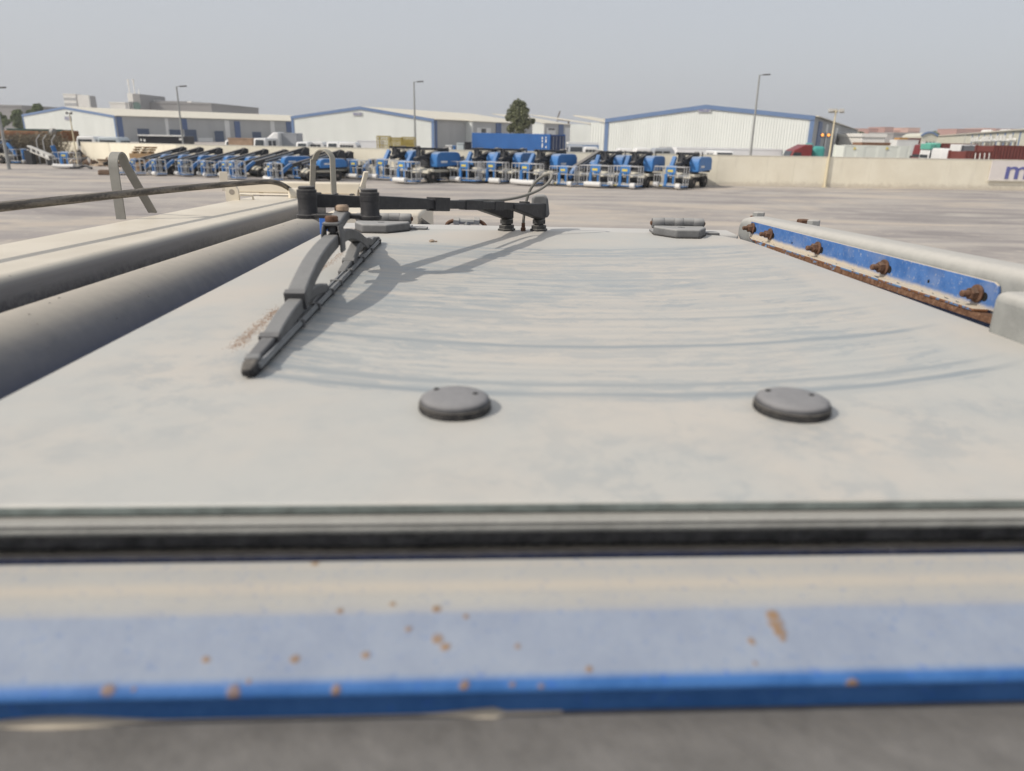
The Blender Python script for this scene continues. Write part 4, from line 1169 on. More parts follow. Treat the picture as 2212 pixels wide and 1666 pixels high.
gp_ = "pink apartment blocks on the horizon"
for i, (x0, x1, yt, lab, mt) in enumerate((
    (1829, 1857, 279, "pink apartment block next to the largest hangar's far end", m_pinkd), (1877, 1898, 279.5, "pink apartment block at the near end of the cluster of blocks", m_pink), (1899, 1911, 282.5, "brownish pink apartment block between two lighter ones", m_pinkd),
    (1912, 1931, 276.5, "tallest pink apartment block of the middle cluster", m_pink), (1932, 1946, 283.5, "low pink apartment block beside the tallest one", m_pinkd), (1947, 1961, 281, "dull pink apartment block near the end of the cluster", m_pink),
    (1962, 1988, 278, "wide pink apartment block before the gap in the skyline", m_pinkd), (2067, 2126, 281, "long pink block behind the cream warehouse with roof vents", m_pink), (2127, 2150, 279, "pink block with a stair head above the roof vents", m_pinkd), (2151, 2230, 281, "long pale pink block at the picture's far edge", m_pink))):
    farbox("apartment_block", lab, "building", x0, x1, yt, 640+12*(i % 3), 30, mt, gp_, 4, max(3, int((x1-x0)/4)), wmat=M("pink_pane", (.30, .20, .18), .5))
# ------------------------------------------------------------------ boom lifts
LB = (.040, .165, .42)
m_lb = M("lift_blue", LB, .45, .08, 2, dust=.75, dcol=(.33, .38, .45), rnd=.12, edge=(.35, 1.0))
m_ldk = M("lift_dark_grey", (.035, .037, .042), .55, .15, 3, dust=.75, dcol=(.27, .25, .225), rnd=.1, edge=(.45, 1.0))
m_lcr = M("lift_cream", (.60, .565, .47), .55, .06, 3)
m_rail_ = M("basket_rail", (.46, .46, .46), .5, .05, 4)
m_foam = M("white_foam", (.64, .635, .62), .7, .05, 5)
m_yel = M("yellow_label", (.62, .50, .10), .6, .05, 5)
m_tyre = M("tyre", (.022, .022, .022), .8, .2, 6, dust=.3)
m_hub = M("hub_dusty", (.20, .17, .15), .7, .1, 4)
m_lbl = M("white_label", (.70, .70, .68), .6)

def foam_mesh(kind):
    q = MB()
    def roll(x0, x1, zz=.20, r=.14, sag=0.0):
        n = 7; pts = [(x0+(x1-x0)*i/n, -.10, zz - sag*math.sin(math.pi*i/n)) for i in range(n+1)]
        q.tube(pts, r, 10)
    if kind == 0: roll(-.95, .95, .24, .16, .03)
    elif kind == 1: roll(-.95, -.15, .25, .16)
    elif kind == 2: roll(-.55, .55, .24, .16)
    elif kind == 3: roll(.05, .85, .22, .17); roll(-.98, -.78, .28, .16); q.tube([(-.8, -.02, .25), (.1, -.02, .25)], .03, 5)
    else: roll(-.95, -.62, .28, .16); roll(.55, .85, .22, .17); q.tube([(-.7, -.02, .25), (.6, -.02, .25)], .03, 5)
    return q.mesh("foam_pad", 60)
FOAM = [foam_mesh(k) for k in range(5)]
for f_ in FOAM: f_.materials.append(m_foam)

def basket(t, zb=.22, w=1.0, zt=1.36):
    q = MB()
    r = .022
    for z in (zb+.10, (zb+zt)/2+.05, zt):
        q.tube([(-w, 0, z), (w, 0, z)], r, 6); q.tube([(-w, .78, z), (w, .78, z)], r, 6)
        for s in (-1, 1): q.tube([(s*w, 0, z), (s*w, .78, z)], r, 6)
    for x in (-w, -.42, .42, w):
        q.tube([(x, 0, zb), (x, 0, zt)], r, 6)
    for x in (-w, w):
        for y in (.39, .78): q.tube([(x, y, zb), (x, y, zt)], r, 6)
    for x in (-.8, -.62, .68, .82): q.tube([(x, .78, zb), (x, .78, zt)], r*.8, 5)
    q.build("basket_rail", m_rail_, t)
    q = MB(); q.box(-w, w, -.02, .80, zb-.06, zb); q.build("basket_floor", m_lb, t, bevel=.01)
    q = MB(); q.box(-.22, .42, -.03, .16, zt-.40, zt-.02); q.prism([(-.22, -.03, zt-.02), (.42, -.03, zt-.02), (.42, .26, zt+.06), (-.22, .26, zt+.06)], (0, 0, .02)); c = q.build("control_box", m_lb, t, bevel=.02)
    q = MB(); q.box(-.10, .26, -.045, -.033, zt-.30, zt-.16); q.build("yellow_plate", m_yel, c)
    q = MB(); q.box(-.30, -.12, -.05, .10, zb, zt-.42); q.box(.24, .34, .0, .10, zb, zt-.40); q.build("basket_support", m_lb, t, bevel=.015)
    q = MB(); q.box(-.62, -.40, -.035, -.024, zb-.04, zb+.06); q.build("yellow_plate", m_yel, t)
    o = bpy.data.objects.new("foam_pad", FOAM[0]); COL.objects.link(o); o.parent = t; o['_o'] = (0, 0, 0)

def carriage(t, y0, y1, wr=.40, ww=.30, half=.86, hz=.95):
    q = MB(); q.box(-.55, .55, y0-.25, y1+.25, .34, .62); q.box(-half+.2, half-.2, y0-.55, y0-.2, .32, .55); q.build("chassis", m_ldk, t, bevel=.03)
    q = MB()
    q.box(-.92, .92, y0-.12, y0+.12, .70, .88); q.box(-.92, .92, y1-.12, y1+.12, .72, .88)
    q.prism([(-.75, y0-.35, .60), (.75, y0-.35, .60), (.62, y0-.05, .80), (.45, y0+.5, .90), (-.45, y0+.5, .90), (-.62, y0-.05, .80)], (0, 0, .10))
    q.box(-.62, .62, y0+.45, y1-.35, .66, .86); q.box(-.80, .80, y1-.35, y1+.25, .70, .84)
    q.build("chassis_top", m_lcr, t, bevel=.03)
    for s in (-1, 1):
        for y in (y0, y1):
            w = MB().lathe([(wr*.55, 0), (wr*.93, 0), (wr, .05), (wr, ww-.05), (wr*.93, ww), (wr*.55, ww)], (s*half - (ww if s > 0 else 0), y, wr), (1, 0, 0), 18).build("wheel", m_tyre, t, smooth=35)
            MB().lathe([(.04, -.01), (wr*.56, .015), (wr*.6, .06), (wr*.6, ww-.06), (wr*.56, ww-.015), (.04, ww+.01)], (s*half - (ww if s > 0 else 0), y, wr), (1, 0, 0), 14).build("hub", m_hub, w, smooth=35)

def hood(t, x0, x1, y0, y1, z0, z1, name="hood"):
    q = MB(); poly = [(y0, z0), (y1, z0+.08), (y1, z1-.22), (y1-.18, z1-.04), (y1-.5, z1), (y0+.35, z1), (y0+.10, z1-.10), (y0-.02, z1-.35)]
    q.prism([(x0, y, z) for y, z in poly], (x1-x0, 0, 0)); o = q.build(name, m_lb, t, bevel=.07, seg=3)
    s = x1 if abs(x1) > abs(x0) else x0
    q = MB(); e = .006 if s > 0 else -.006
    q.box(min(s, s+e), max(s, s+e), y0+.35, y0+.95, z0+.28, z0+.40); q.build("hood_label", m_lbl, o)
    return o

def lift_articulated():
    t = thing("boom_lift", (0, 0, 0), "x", "boom lift", "blue boom lifts parked along the wall")
    basket(t)
    carriage(t, 2.05, 4.05)
    q = MB(); q.box(-.42, .42, 2.2, 3.9, .86, 1.05); q.box(-.30, .30, 2.4, 3.4, 1.05, 1.50); q.build("turntable", m_ldk, t, bevel=.03)
    hood(t, .34, 1.02, 2.30, 4.55, 1.00, 1.96)
    q = MB(); q.prism([(-.98, 2.6, 1.0), (-.34, 2.6, 1.0), (-.34, 4.4, 1.0), (-.98, 4.4, 1.0)], (0, 0, .42)); q.build("engine_tray", m_ldk, t, bevel=.05)
    q = MB(); q.prism([(-.95, 4.45, .95), (.95, 4.45, .95), (.75, 4.85, .95), (-.75, 4.85, .95)], (0, 0, .72)); q.build("counterweight", m_ldk, t, bevel=.06)
    q = MB()
    for x in (-.17, .17): q.bar((x, 4.25, 2.10), (x, 1.30, 2.16), .11, .14)
    q.build("upper_link", m_ldk, t, bevel=.015)
    q = MB(); q.path([(0, 4.30, 2.10), (0, 2.8, 1.78), (0, 1.25, 1.46)], .30, [.30, .30, .26]); q.build("boom", m_ldk, t, bevel=.03)
    q = MB()
    for x in (-.15, .15): q.bar((x, 3.9, 1.35), (x, 1.7, 1.62), .09, .14)
    q.bar((0, 1.62, 2.12), (0, 1.55, 1.50), .34, .12, up=(0, 1, 0)); q.bar((0, 2.05, 2.05), (0, 2.0, 1.62), .30, .10, up=(0, 1, 0)); q.bar((0, 4.2, 2.06), (0, 4.1, 1.2), .36, .18, up=(0, 1, 0)); q.build("lower_link", m_ldk, t, bevel=.015)
    q = MB(); q.tube([(.0, 3.3, 1.22), (.0, 1.9, 1.50)], .055, 8); q.build("lift_cylinder", M("chrome_rod", (.45, .45, .46), .3, .05, 3, metal=.6) if not bpy.data.materials.get("chrome_rod") else bpy.data.materials["chrome_rod"], t, smooth=50)
    q = MB(); q.path([(-.32, 1.45, 1.93), (-.32, 1.05, 1.38), (-.20, .80, .75)], .26, [.24, .30, .24]); q.build("jib", m_lb, t, bevel=.03)
    q = MB(); q.tube([(.62, 3.7, 1.95), (.62, 3.7, 2.12), (.62, 3.62, 2.22)], .045, 8); q.build("exhaust_pipe", m_ldk, t)
    q = MB(); q.box(-.10, .10, .66, .9, .25, 1.0); q.box(-.3, .3, .78, .86, .45, .62); q.build("basket_pivot", m_ldk, t)
    return t

def lift_straight():
    t = thing("boom_lift", (0, 0, 0), "x", "boom lift", "blue boom lifts parked along the wall")
    basket(t)
    carriage(t, 3.1, 5.2, .42, .32, .95)
    q = MB(); q.box(-.45, .45, 3.2, 5.3, .90, 1.15); q.build("turntable", m_ldk, t, bevel=.03)
    hood(t, .30, 1.05, 3.75, 6.00, 1.00, 1.74)
    hood(t, -1.05, -.30, 3.9, 5.7, 1.00, 1.50)
    q = MB(); q.box(.34, 1.0, 3.0, 3.7, .92, 1.22); q.build("engine_tray", m_ldk, t, bevel=.04)
    q = MB(); q.prism([(-1.0, 5.6, .95), (1.0, 5.6, .95), (.8, 6.1, .95), (-.8, 6.1, .95)], (0, 0, .8)); q.build("counterweight", m_ldk, t, bevel=.08)
    q = MB(); q.path([(0, 1.55, 1.12), (0, 6.0, 2.22)], .34, [.30, .38]); b_ = q.build("boom", m_ldk, t, bevel=.025)
    q = MB(); q.path([(.176, 2.6, 1.38), (.176, 4.9, 1.95)], .004, .12); q.build("boom_lettering", M("boom_letter_grey", (.30, .31, .32), .6) if not bpy.data.materials.get("boom_letter_grey") else bpy.data.materials["boom_letter_grey"], b_)
    q = MB(); q.prism([(-.30, 5.75, 1.0), (-.30, 6.15, 1.15), (-.30, 6.20, 2.30), (-.30, 5.85, 2.42), (-.30, 5.5, 2.0)], (.60, 0, 0)); q.build("boom_mount", m_ldk, t, bevel=.03)
    q = MB(); q.path([(.20, 1.75, 1.32), (.20, 1.25, .95), (.14, .85, .55)], .26, [.22, .30, .26]); q.build("jib", m_lb, t, bevel=.03)
    q = MB(); q.tube([(0, 4.9, 1.12), (0, 3.3, 1.45)], .07, 8); q.build("lift_cylinder", bpy.data.materials["chrome_rod"], t, smooth=50)
    q = MB(); q.box(-.10, .10, .66, .9, .25, 1.0); q.build("basket_pivot", m_ldk, t)
    return t
protoA = lift_articulated()
protoS = lift_straight()
usedA = usedS = False
def place(kind, p, yaw, label, foam, sc=1.0, flip=1):
    global usedA, usedS
    if kind == 'A':
        t = copy_tree(protoA) if usedA else protoA; usedA = True
    else:
        t = copy_tree(protoS) if usedS else protoS; usedS = True
    t.location = p; t.rotation_euler = (0, 0, yaw); t.scale = (sc*flip, sc, sc); t['label'] = label
    for c in t.children:
        if c.name.startswith("foam_pad"): c.data = FOAM[foam]
    return t
# the row that faces the camera: basket foot seen at (x, y)
row = [(763, 382, 'S', 24, 2, "boom lift at the row's start, its jib beside the black wrapped boom"),
       (821, 385, 'A', 22, 1, "boom lift with folded boom under the first yellow crate"),
       (866, 392, 'A', 30, 2, "boom lift standing forward of its neighbours under the yellow crates"),
       (929, 388, 'S', 28, 2, "boom lift with raised straight boom just under the hangar's blue corner"),
       (1000, 391, 'A', 22, 1, "folded boom lift directly below the container's near end"),
       (1058, 392, 'A', 22, 3, "folded boom lift with a curled white pad below the container's middle"),
       (1131, 396, 'A', 30, 0, "boom lift with one full-width white foam roll across its basket"),
       (1213, 398, 'S', 22, 4, "boom lift with long grey boom slanting up to the container's door end"),
       (1281, 401, 'A', 20, 2, "folded boom lift under the edge of the largest hangar"),
       (1345, 403, 'A', 22, 4, "folded boom lift next to last in the row before the bare wall"),
       (1443, 404, 'A', 26, 4, "last boom lift of the row, standing by the bare wall")]
for x, y, k, yaw, fo_, lab in row:
    p = gz(x, y, .16)
    place(k, (p.x, p.y, 0), -rad(yaw+9), lab, fo_, 1.08 if k == 'A' else .98, 1)
# the slanted group: rear boom top seen at (x, y)
slant = [(396, 316, 2.28, 50, 1, "outermost slanted boom lift beside the wooden pallets"), (433, 317, 2.28, 50, 4, "second slanted boom lift from the wooden pallets"), (474, 318, 2.28, 48, 3, "third slanted boom lift from the wooden pallets"),
         (529, 319, 2.28, 48, 1, "slanted boom lift with a wide gap before it, under the brown load"), (573, 321, 2.28, 47, 4, "slanted boom lift below the white truck cab's far side"), (616, 322, 2.28, 46, 0, "slanted boom lift behind the foremost pair"),
         (706, 325, 2.28, 44, 2, "slanted boom lift half hidden between the foremost pair"), (756, 326, 2.28, 42, 1, "slanted boom lift nearest the black wrapped boom"),
         (660, 317, 2.42, 52, 1, "front slanted boom lift with its basket behind the cream boom tab"), (737, 323, 2.42, 56, 0, "foremost slanted boom lift with black wrapped boom base behind the steel loop")]
for i, (x, y, zt, yaw, fo_, lab) in enumerate(slant):
    a = -rad(yaw); 
    Yr = 61.0 - .0048*(x-396) if i < 8 else (57.5 if i == 8 else 56.0)
    p = at(x, y, Y=Yr); sc = p.z/2.42
    base = V(p.x, p.y, 0) - Matrix.Rotation(a, 3, 'Z') @ V(0, 6.0*sc, 0)
    place('S', base, a, lab, fo_, sc)
# black wrapping round the foremost boom base
p = at(722, 384, Z=0)
wr = thing("black_wrap", (p.x, p.y+2.4, 0), "black plastic wrapping hanging from the foremost slanted boom", "cover")
q = MB(); q.path([at(738, 326, Y=p.y+2.6), at(728, 340, Y=p.y+2.4), at(722, 362, Y=p.y+2.2), at(726, 384, Y=p.y+2.0)], [.5, .9, 1.0, 1.35], [.6, .8, .7, .8], up=(0, 1, 0)); q.build("wrap_sheet", m_rub, wr, bevel=.1)
# lifts and baskets at the far edge
m_lwt = M("lift_white_boom", (.50, .49, .46), .5, .06, 2)
p = gz(30, 350, .1); place('A', (p.x, p.y, 0), rad(66), "boom lift behind the grey lamp pole, partly cut by the picture's edge", 1, 1.05)
p = gz(57, 352, .1); place('A', (p.x, p.y, 0), rad(80), "boom lift with blue jib standing before the dry brush", 2, .95)
p = gz(140, 362, .1)
bk = thing("lift_basket", (p.x, p.y, 0), "lone blue work basket with white pads standing before the scrap heap", "basket")
bk['_o'] = (0, 0, 0); basket(bk, .22, 1.0, 1.30)
q = MB(); q.path([(-.65, .6, .5), (-.95, .4, 1.2), (-1.05, .3, 1.85)], .3, [.25, .35, .3]); q.build("jib", m_lb, bk, bevel=.03)
q = MB(); q.tube([(.6, -.15, .12), (1.4, -.1, .16), (2.1, -.2, .3), (2.7, -.3, .12)], .11, 8); q.build("hose_end", m_ldk, bk)
bk.rotation_euler = (0, 0, rad(-8))
# white boom section lying on the ground by the brush
a, b_ = at(62, 320, Y=71), at(112, 341, Y=70)
wb = thing("loose_boom", (a.x, a.y, 0), "long white lattice boom sloping down beside the dry brush", "boom")
q = MB(); q.bar(a, b_, .4, .5); q.build("boom_body", m_lwt, wb, bevel=.03)
d = b_-a
for i in range(9):
    q = MB(); c = a + d*(i+.5)/9; q.obox(c, d.normalized()*.25, V(0, .215, 0), V(0, 0, .12)); q.build("boom_hole", m_lbl if i % 2 else m_ldk, wb)
for w_ in (a, b_):
    q = MB(); q.box(w_.x-.3, w_.x+.3, w_.y-.3, w_.y+.3, 0, w_.z-.2); q.build("boom_stand", m_ldk, wb)

# ------------------------------------------------------------------ scrap, pallets, brush, pipe
m_scr = [M("scrap_%s" % n_, c_, .85, .2, 3) for n_, c_ in (("tan", (.42, .33, .24)), ("brown", (.15, .10, .07)), ("white", (.62, .6, .56)), ("dark", (.05, .05, .05)), ("blue", (.10, .16, .32)))]
sc_ = thing("scrap_heap", gz(200, 353), "low heap of broken timber, boxes and rubbish along the wall foot", "scrap heap")
bs = [MB() for _ in m_scr]
for i in range(260):
    t = random.random(); x = 150 + 115*t
    hgt = 1.7*max(.12, 1-abs(t-.18)*3.2) + .5*max(0, 1-abs(t-.75)*5)
    y = 350 + random.uniform(-1, 6) + 6*t
    p = gz(x, y); p.z = random.uniform(.02, hgt)*random.random()
    L = random.uniform(.08, .55)
    ax = V(random.gauss(0, 1), random.gauss(0, 1), random.gauss(0, .5)).normalized(); bx = ax.orthogonal().normalized(); cx_ = ax.cross(bx)
    bs[random.choices(range(5), (5, 6, 3, 4, 1))[0]].obox(p, ax*L, bx*L*random.uniform(.1, .5), cx_*random.uniform(.02, .12))
for q, mt in zip(bs, m_scr): q.build("scrap", mt, sc_, kind="stuff")
bxp = gz(234, 359)
cb = thing("cardboard_box", bxp, "crumpled tan cardboard box at the end of the scrap heap", "box")
q = MB(); q.prism([bxp+V(-.8, -.3, 0), bxp+V(.9, -.4, 0), bxp+V(.8, .5, 0), bxp+V(-.7, .5, 0)], (.12, .05, .42)); q.build("box_body", m_scr[0], cb)
q = MB(); q.prism([bxp+V(-.7, -.35, .43), bxp+V(.95, -.45, .43), bxp+V(1.1, -.75, .60), bxp+V(-.65, -.6, .62)], (0, 0, .02)); q.build("box_flap", m_scr[0], cb)
# brown bundle on the ground
bp = gz(203*.0+425*.0+228*0+ 425*.0 + 425*0 + 228, 378)
cr = thing("brown_bundle", bp, "small brown bundle lying on the yard before the steel loop", "bundle")
q = MB(); q.obox(bp+V(0, 0, .18), (.42, .08, 0), (-.05, .3, 0), (0, .03, .18)); q.build("bundle_body", m_scr[1], cr, bevel=.08)
# pallets stacked on something behind the lifts
m_wood = M("pallet_wood", (.36, .24, .13), .85, .2, 6)
for i in range(3):
    p = at(309 + 3*i, 327 - 5*i, Y=63.2)
    pt = thing("pallet", (p.x, p.y, p.z-.14), ["wooden pallet at the bottom of the stack behind the slanted lifts", "wooden pallet in the middle of the stack behind the slanted lifts", "wooden pallet on top of the stack behind the slanted lifts"][i], "pallet", "wooden pallets stacked by the wall")
    pt['_o'] = (0, 0, 0)
    for k in range(6):
        q = MB(); q.box(-.75, .75, -.5+k*.17, -.38+k*.17, .11, .135); q.build("slat", m_wood, pt)
    for x in (-.68, 0, .58):
        q = MB(); q.box(x, x+.1, -.5, .5, 0, .105); q.build("bearer", m_wood, pt)
p = at(309, 327, Y=63.2)
pc = thing("crate", (p.x, p.y, 0), "closed brown crate that carries the pallets behind the lifts", "crate")
q = MB(); q.box(p.x-.9, p.x+.9, p.y-.55, p.y+.55, 0, p.z-.16); q.build("crate_body", m_wood, pc)
for z in (.25, .75):
    q = MB(); q.box(p.x-.92, p.x+.92, p.y-.575, p.y-.552, z, z+.1); q.build("crate_batten", m_scr[1], pc)

m_orng = M("rusty_orange_pipe", (.19, .105, .05), .85, .35, .8, rust=.5)
a, b_ = at(-40, 290, Y=79), at(150, 294, Y=80)
rp = thing("steel_pipe", (a.x, a.y, 0), "long rusty orange steel pipe above the dry brush by the wall", "pipe")
q = MB(); q.tube([a, b_], .42, 14); q.build("pipe_body", m_orng, rp, smooth=50)
for t_ in (.12, .5, .88):
    c = a.lerp(b_, t_); q = MB(); q.bar((c.x-.4, c.y, 0), (c.x-.3, c.y, c.z-.38), .2, .2); q.bar((c.x+.4, c.y, 0), (c.x+.3, c.y, c.z-.38), .2, .2); q.bar((c.x-.6, c.y, c.z-.42), (c.x+.6, c.y, c.z-.42), .2, .16); q.build("pipe_trestle", m_scr[1], rp)
q = MB(); c = at(153, 295, Y=79.5); q.obox(c, (.65, .3, 0), (-.2, .5, 0), (0, 0, .55)); q.build("pipe_flange", m_orng, rp, bevel=.1)
MB().lathe([(.40, 0), (.62, .0), (.62, .3), (.40, .3)], at(112, 291, Y=79.2), (1, .1, 0), 20).build("pipe_collar", m_grey, rp, smooth=40)

def leaves(b, c, n, rad_, size, gap=None, flat=1.0):
    """n leaf quads through an ellipsoid of radii rad_"""
    for i in range(n):
        while True:
            p = V(random.uniform(-1, 1), random.uniform(-1, 1), random.uniform(-1, 1))
            if p.length < 1 and p.length > random.random()**1.5*.75: break
        p = V(p.x*rad_[0], p.y*rad_[1], p.z*rad_[2]) + c
        s = size*random.uniform(.6, 1.4)
        n_ = V(random.gauss(0, 1), random.gauss(0, 1), random.gauss(0, .9)).normalized()
        u = n_.orthogonal().normalized()*s; w = n_.cross(u).normalized()*s*random.uniform(.4, .8)
        b.add([p-u, p-w*.8, p+u, p+w*.8], [(0, 1, 2, 3)])
def leafmat(name, c1, c2):
    g = NG(name)
    c = g.obj()
    n1 = g.noise(c, .9, 4)
    oi = g.n("ShaderNodeNewGeometry").outputs['Random Per Island']
    col = g.mix(g.m('ADD', g.m('MULTIPLY', g.mr(n1, .35, .65), .5), g.m('MULTIPLY', oi, .5)), c1, c2)
    return g.out(col, .75, 0, .2)
m_leaf = leafmat("tree_leaf", (.085, .098, .05), (.19, .20, .11))
m_leaf2 = leafmat("far_leaf", (.08, .11, .035), (.19, .225, .095))
m_bark = M("bark", (.13, .10, .075), .9, .2, 3)
def tree(x0, x1, yt, yb, Y, label, n=2600, size=.28, lobes=16, mt=m_leaf, group=None, flat=1.0):
    a, b_ = at(x0, yb, Y=Y), at(x1, yb, Y=Y); top = at((x0+x1)/2, yt, Y=Y).z; bot = a.z
    cx = (a.x+b_.x)/2; rw = (b_.x-a.x)/2
    t = thing("tree", (cx, Y, 0), label, "tree", group)
    zc = bot + (top-bot)*.15
    q = MB(); q.tube([(cx, Y, 0), (cx+.1, Y, zc*.5), (cx+rw*.1, Y, zc), (cx+rw*.05, Y, bot+(top-bot)*.75)], [rw*.10+.1, rw*.085+.08, rw*.06+.05, .05], 8); q.build("trunk", m_bark, t, smooth=50)
    bb = MB(); lm_ = MB()
    for i in range(lobes):
        an = random.uniform(0, 6.28); k = random.random()**.6
        z = (i+.5)/lobes
        env = max(.25, 1 - abs(z-.42)**2*2.3)
        an = i*2.4 + random.uniform(-.4, .4); k = (.45 + .55*random.random()) if i % 3 else .2
        r = rw*random.choice((.14, .2, .26, .34))
        c = V(cx + math.cos(an)*(rw-r*.8)*k*env, Y + math.sin(an)*(rw-r*.8)*k*env, bot + (top-bot)*(.12+.78*z))
        leaves(bb, c, n//lobes, (r, r, r*random.uniform(.7, 1.1)), size)
        lm_.tube([(cx+rw*.05, Y, zc+(c.z-zc)*.25), ((cx+c.x)/2, (Y+c.y)/2, (zc+c.z)/2+.2), tuple(c)], [.10, .07, .03], 5)
    bb.build("crown", mt, t)
    lm_.build("limb", m_bark, t)
    return t
tree(1079, 1158, 214, 290, 138, "dark green tree behind the blue container, between the hangars", 7000, .22, 40)
gq = "green trees behind the brush"
tree(60, 108, 226, 262, 240, "rounded green tree at the hangar's near corner", 2600, .55, 14, m_leaf2, gq)
tree(18, 66, 236, 280, 235, "broad green tree below the grey block", 2600, .55, 14, m_leaf2, gq)
tree(-26, 24, 243, 285, 225, "green tree behind the grey lamp pole by the grey block", 2000, .55, 12, m_leaf2, gq)
tree(1846, 1866, 286, 296, 420, "small dark tree at the far end of the hangar", 500, .9, 7, m_leaf2, "far trees on the horizon")
tree(2002, 2030, 288, 294, 520, "small dark tree rising behind the curved cream hangar", 500, 1.0, 7, m_leaf2, "far trees on the horizon")
tree(1900, 1922, 289, 297, 520, "low dark tree in front of the pink blocks", 500, 1.0, 7, m_leaf2, "far trees on the horizon")
# dry brush in front of the pipe
bb = MB()
for i in range(1300):
    x = random.uniform(20, 150); Y = random.uniform(72.5, 77.5); p = at(x, 340, Y=Y); p.z = 0
    hgt = random.uniform(.7, 3.0)*(1 if x < 125 else .6)
    q_ = p + V(random.gauss(0, .35), random.gauss(0, .3), hgt)
    bb.tube([p, p.lerp(q_, .5) + V(random.gauss(0, .12), 0, .1), q_], [.022, .014, .005], 3)
bb.build("dry_brush", M("dry_twig", (.17, .145, .11), .95, .25, 2), kind="stuff")
lb2 = MB()
for i in range(44):
    x = random.uniform(22, 146); Y = random.uniform(72.5, 77); p = at(x, 340, Y=Y); p.z = random.uniform(.4, 2.6)
    leaves(lb2, p, 110, (.9, .6, .6), .09)
lb2.build("dry_leaves", leafmat("dry_leaf", (.14, .12, .085), (.24, .205, .145)), kind="stuff")
# cranked barbed-wire posts
m_bpost = M("wire_post", (.42, .42, .42), .6)
for i, x in enumerate((83, 97, 116)):
    p = at(x, 330, Y=72.2); p.z = 0
    t = thing("wire_post", (p.x, p.y, 0), ["cranked grey wire post in the brush, nearest the picture's edge", "cranked grey wire post in the middle of the brush", "cranked grey wire post at the brush's wall end"][i], "post", "cranked posts in the brush")
    q = MB(); q.path([p, p + V(0, 0, 2.15), p + V(.45, -.1, 2.6)], .07, .07, up=(0, 1, 0)); q.build("post", m_bpost, t)

# ------------------------------------------------------------------ containers, vehicles behind the wall
def container(label, x0, x1, yt, Y, theta, mt, hgt=2.6, L=None, group=None, z0=None, doors=None, name="shipping_container", W=2.44, rib=.28, dmat=None):
    """long side seen from photo x0 (near end of the run) to x1; theta turns the run away from the picture plane"""
    A = at(x0, yt, Y=Y); zt = A.z; A.z = 0
    u = V(math.cos(theta), math.sin(theta), 0); nf = V(u.y, -u.x, 0)
    if nf.y > 0: nf = -nf
    if L is None:
        B = on_plane(x1, yt, A, nf); L = (V(B.x, B.y, 0)-A).length
    B = A + u*L
    z_0 = zt-hgt if z0 is None else z0
    t = thing(name, tuple((A+B)/2 - nf*W/2), label, "container", group)
    b = MB(); corrugate(b, A + u*.12, B - u*.12, z_0+.12, lambda k: zt-.1, nf, rib, .036); b.build("side_panel", mt, t)
    b = MB(); b.prism([A - nf*.06 + u*.1, B - nf*.06 - u*.1, B - nf*(W-.05) - u*.1, A - nf*(W-.05) + u*.1], (0, 0, .001)); b.v = [(x, y, z+z_0+.1+(zt-z_0-.16)*(z > 0)) for x, y, z in b.v]; b.build("container_shell", mt, t)
    for e in (A, B - u*.16):
        for o in (0, W-.16):
            b = MB(); c = e - nf*o + V(0, 0, z_0); b.prism([c + nf*.03, c + u*.16 + nf*.03, c + u*.16 - nf*.16, c - nf*.16], (0, 0, zt-z_0)); b.build("corner_post", mt, t)
    for z in (z_0+.003, zt-.123):
        b = MB(); b.prism([A + nf*.02 + u*.17 + V(0, 0, z), B + nf*.02 - u*.17 + V(0, 0, z), B - nf*.1 - u*.17 + V(0, 0, z), A - nf*.1 + u*.17 + V(0, 0, z)], (0, 0, .12)); b.build("frame_rail", mt, t)
    if doors:
        e = B if doors > 0 else A; s = u if doors > 0 else -u
        for k in (0, 1):
            c = e - nf*(.12 + k*(W-.24)/2); b = MB(); b.prism([c + V(0, 0, z_0+.15), c - nf*((W-.28)/2) + V(0, 0, z_0+.15), c - nf*((W-.28)/2) + s*.05 + V(0, 0, z_0+.15), c + s*.05 + V(0, 0, z_0+.15)], (0, 0, zt-z_0-.3)); d_ = b.build("door", dmat or mt, t)
            b = MB()
            for j in (.3, .8): b.tube([c - nf*j + s*.08 + V(0, 0, z_0+.15), c - nf*j + s*.08 + V(0, 0, zt-.2)], .025, 6)
            b.build("lock_bar", m_rail_, d_)
    if z_0 > .3:
        b = MB(); b.prism([A + u*.3 - nf*.5, B - u*.3 - nf*.5, B - u*.3 - nf*(W-.5), A + u*.3 - nf*(W-.5)], (0, 0, z_0-.35)); b.v = [(x, y, z+.33) for x, y, z in b.v]; b.build("trailer_bed", m_ldk, t)
        for k in (.12, .2, .8, .88, .5):
            for o in (.25, W-.55):
                c = A + u*L*k - nf*o; MB().lathe([(.2, 0), (.46, .0), (.48, .05), (.48, .25), (.2, .3)], V(c.x, c.y, .48), -nf, 14).build("wheel", m_tyre, t)
    return t, A, B, u, nf, zt
m_cblue = M("container_blue", (.030, .115, .33), .5, .08, .6, rnd=0)
m_mar = M("container_maroon", (.16, .045, .038), .6, .1, .6)
t, A, B, u, nf, zt = container("long blue shipping container behind the wall near the tree", 1020, 1189, 287, 90, rad(-44), m_cblue, 2.6, doors=1, dmat=M("container_navy", (.03, .05, .12), .6, .1, 1))
for k, (x, y0, y1) in enumerate(((1171, 296, 301), (1171, 303, 307), (1171, 310, 319), (1179, 296, 299), (1179, 301, 308), (1179, 316, 320))):
    P0, P1 = on_plane(x, y0, A, nf), on_plane(x, y1, A, nf)
    q = MB(); q.prism([P1+nf*.05, P1+nf*.05+u*.14, P1+nf*.06+u*.14, P1+nf*.06], (0, 0, P0.z-P1.z)); q.build("container_marking", m_lbl, t)
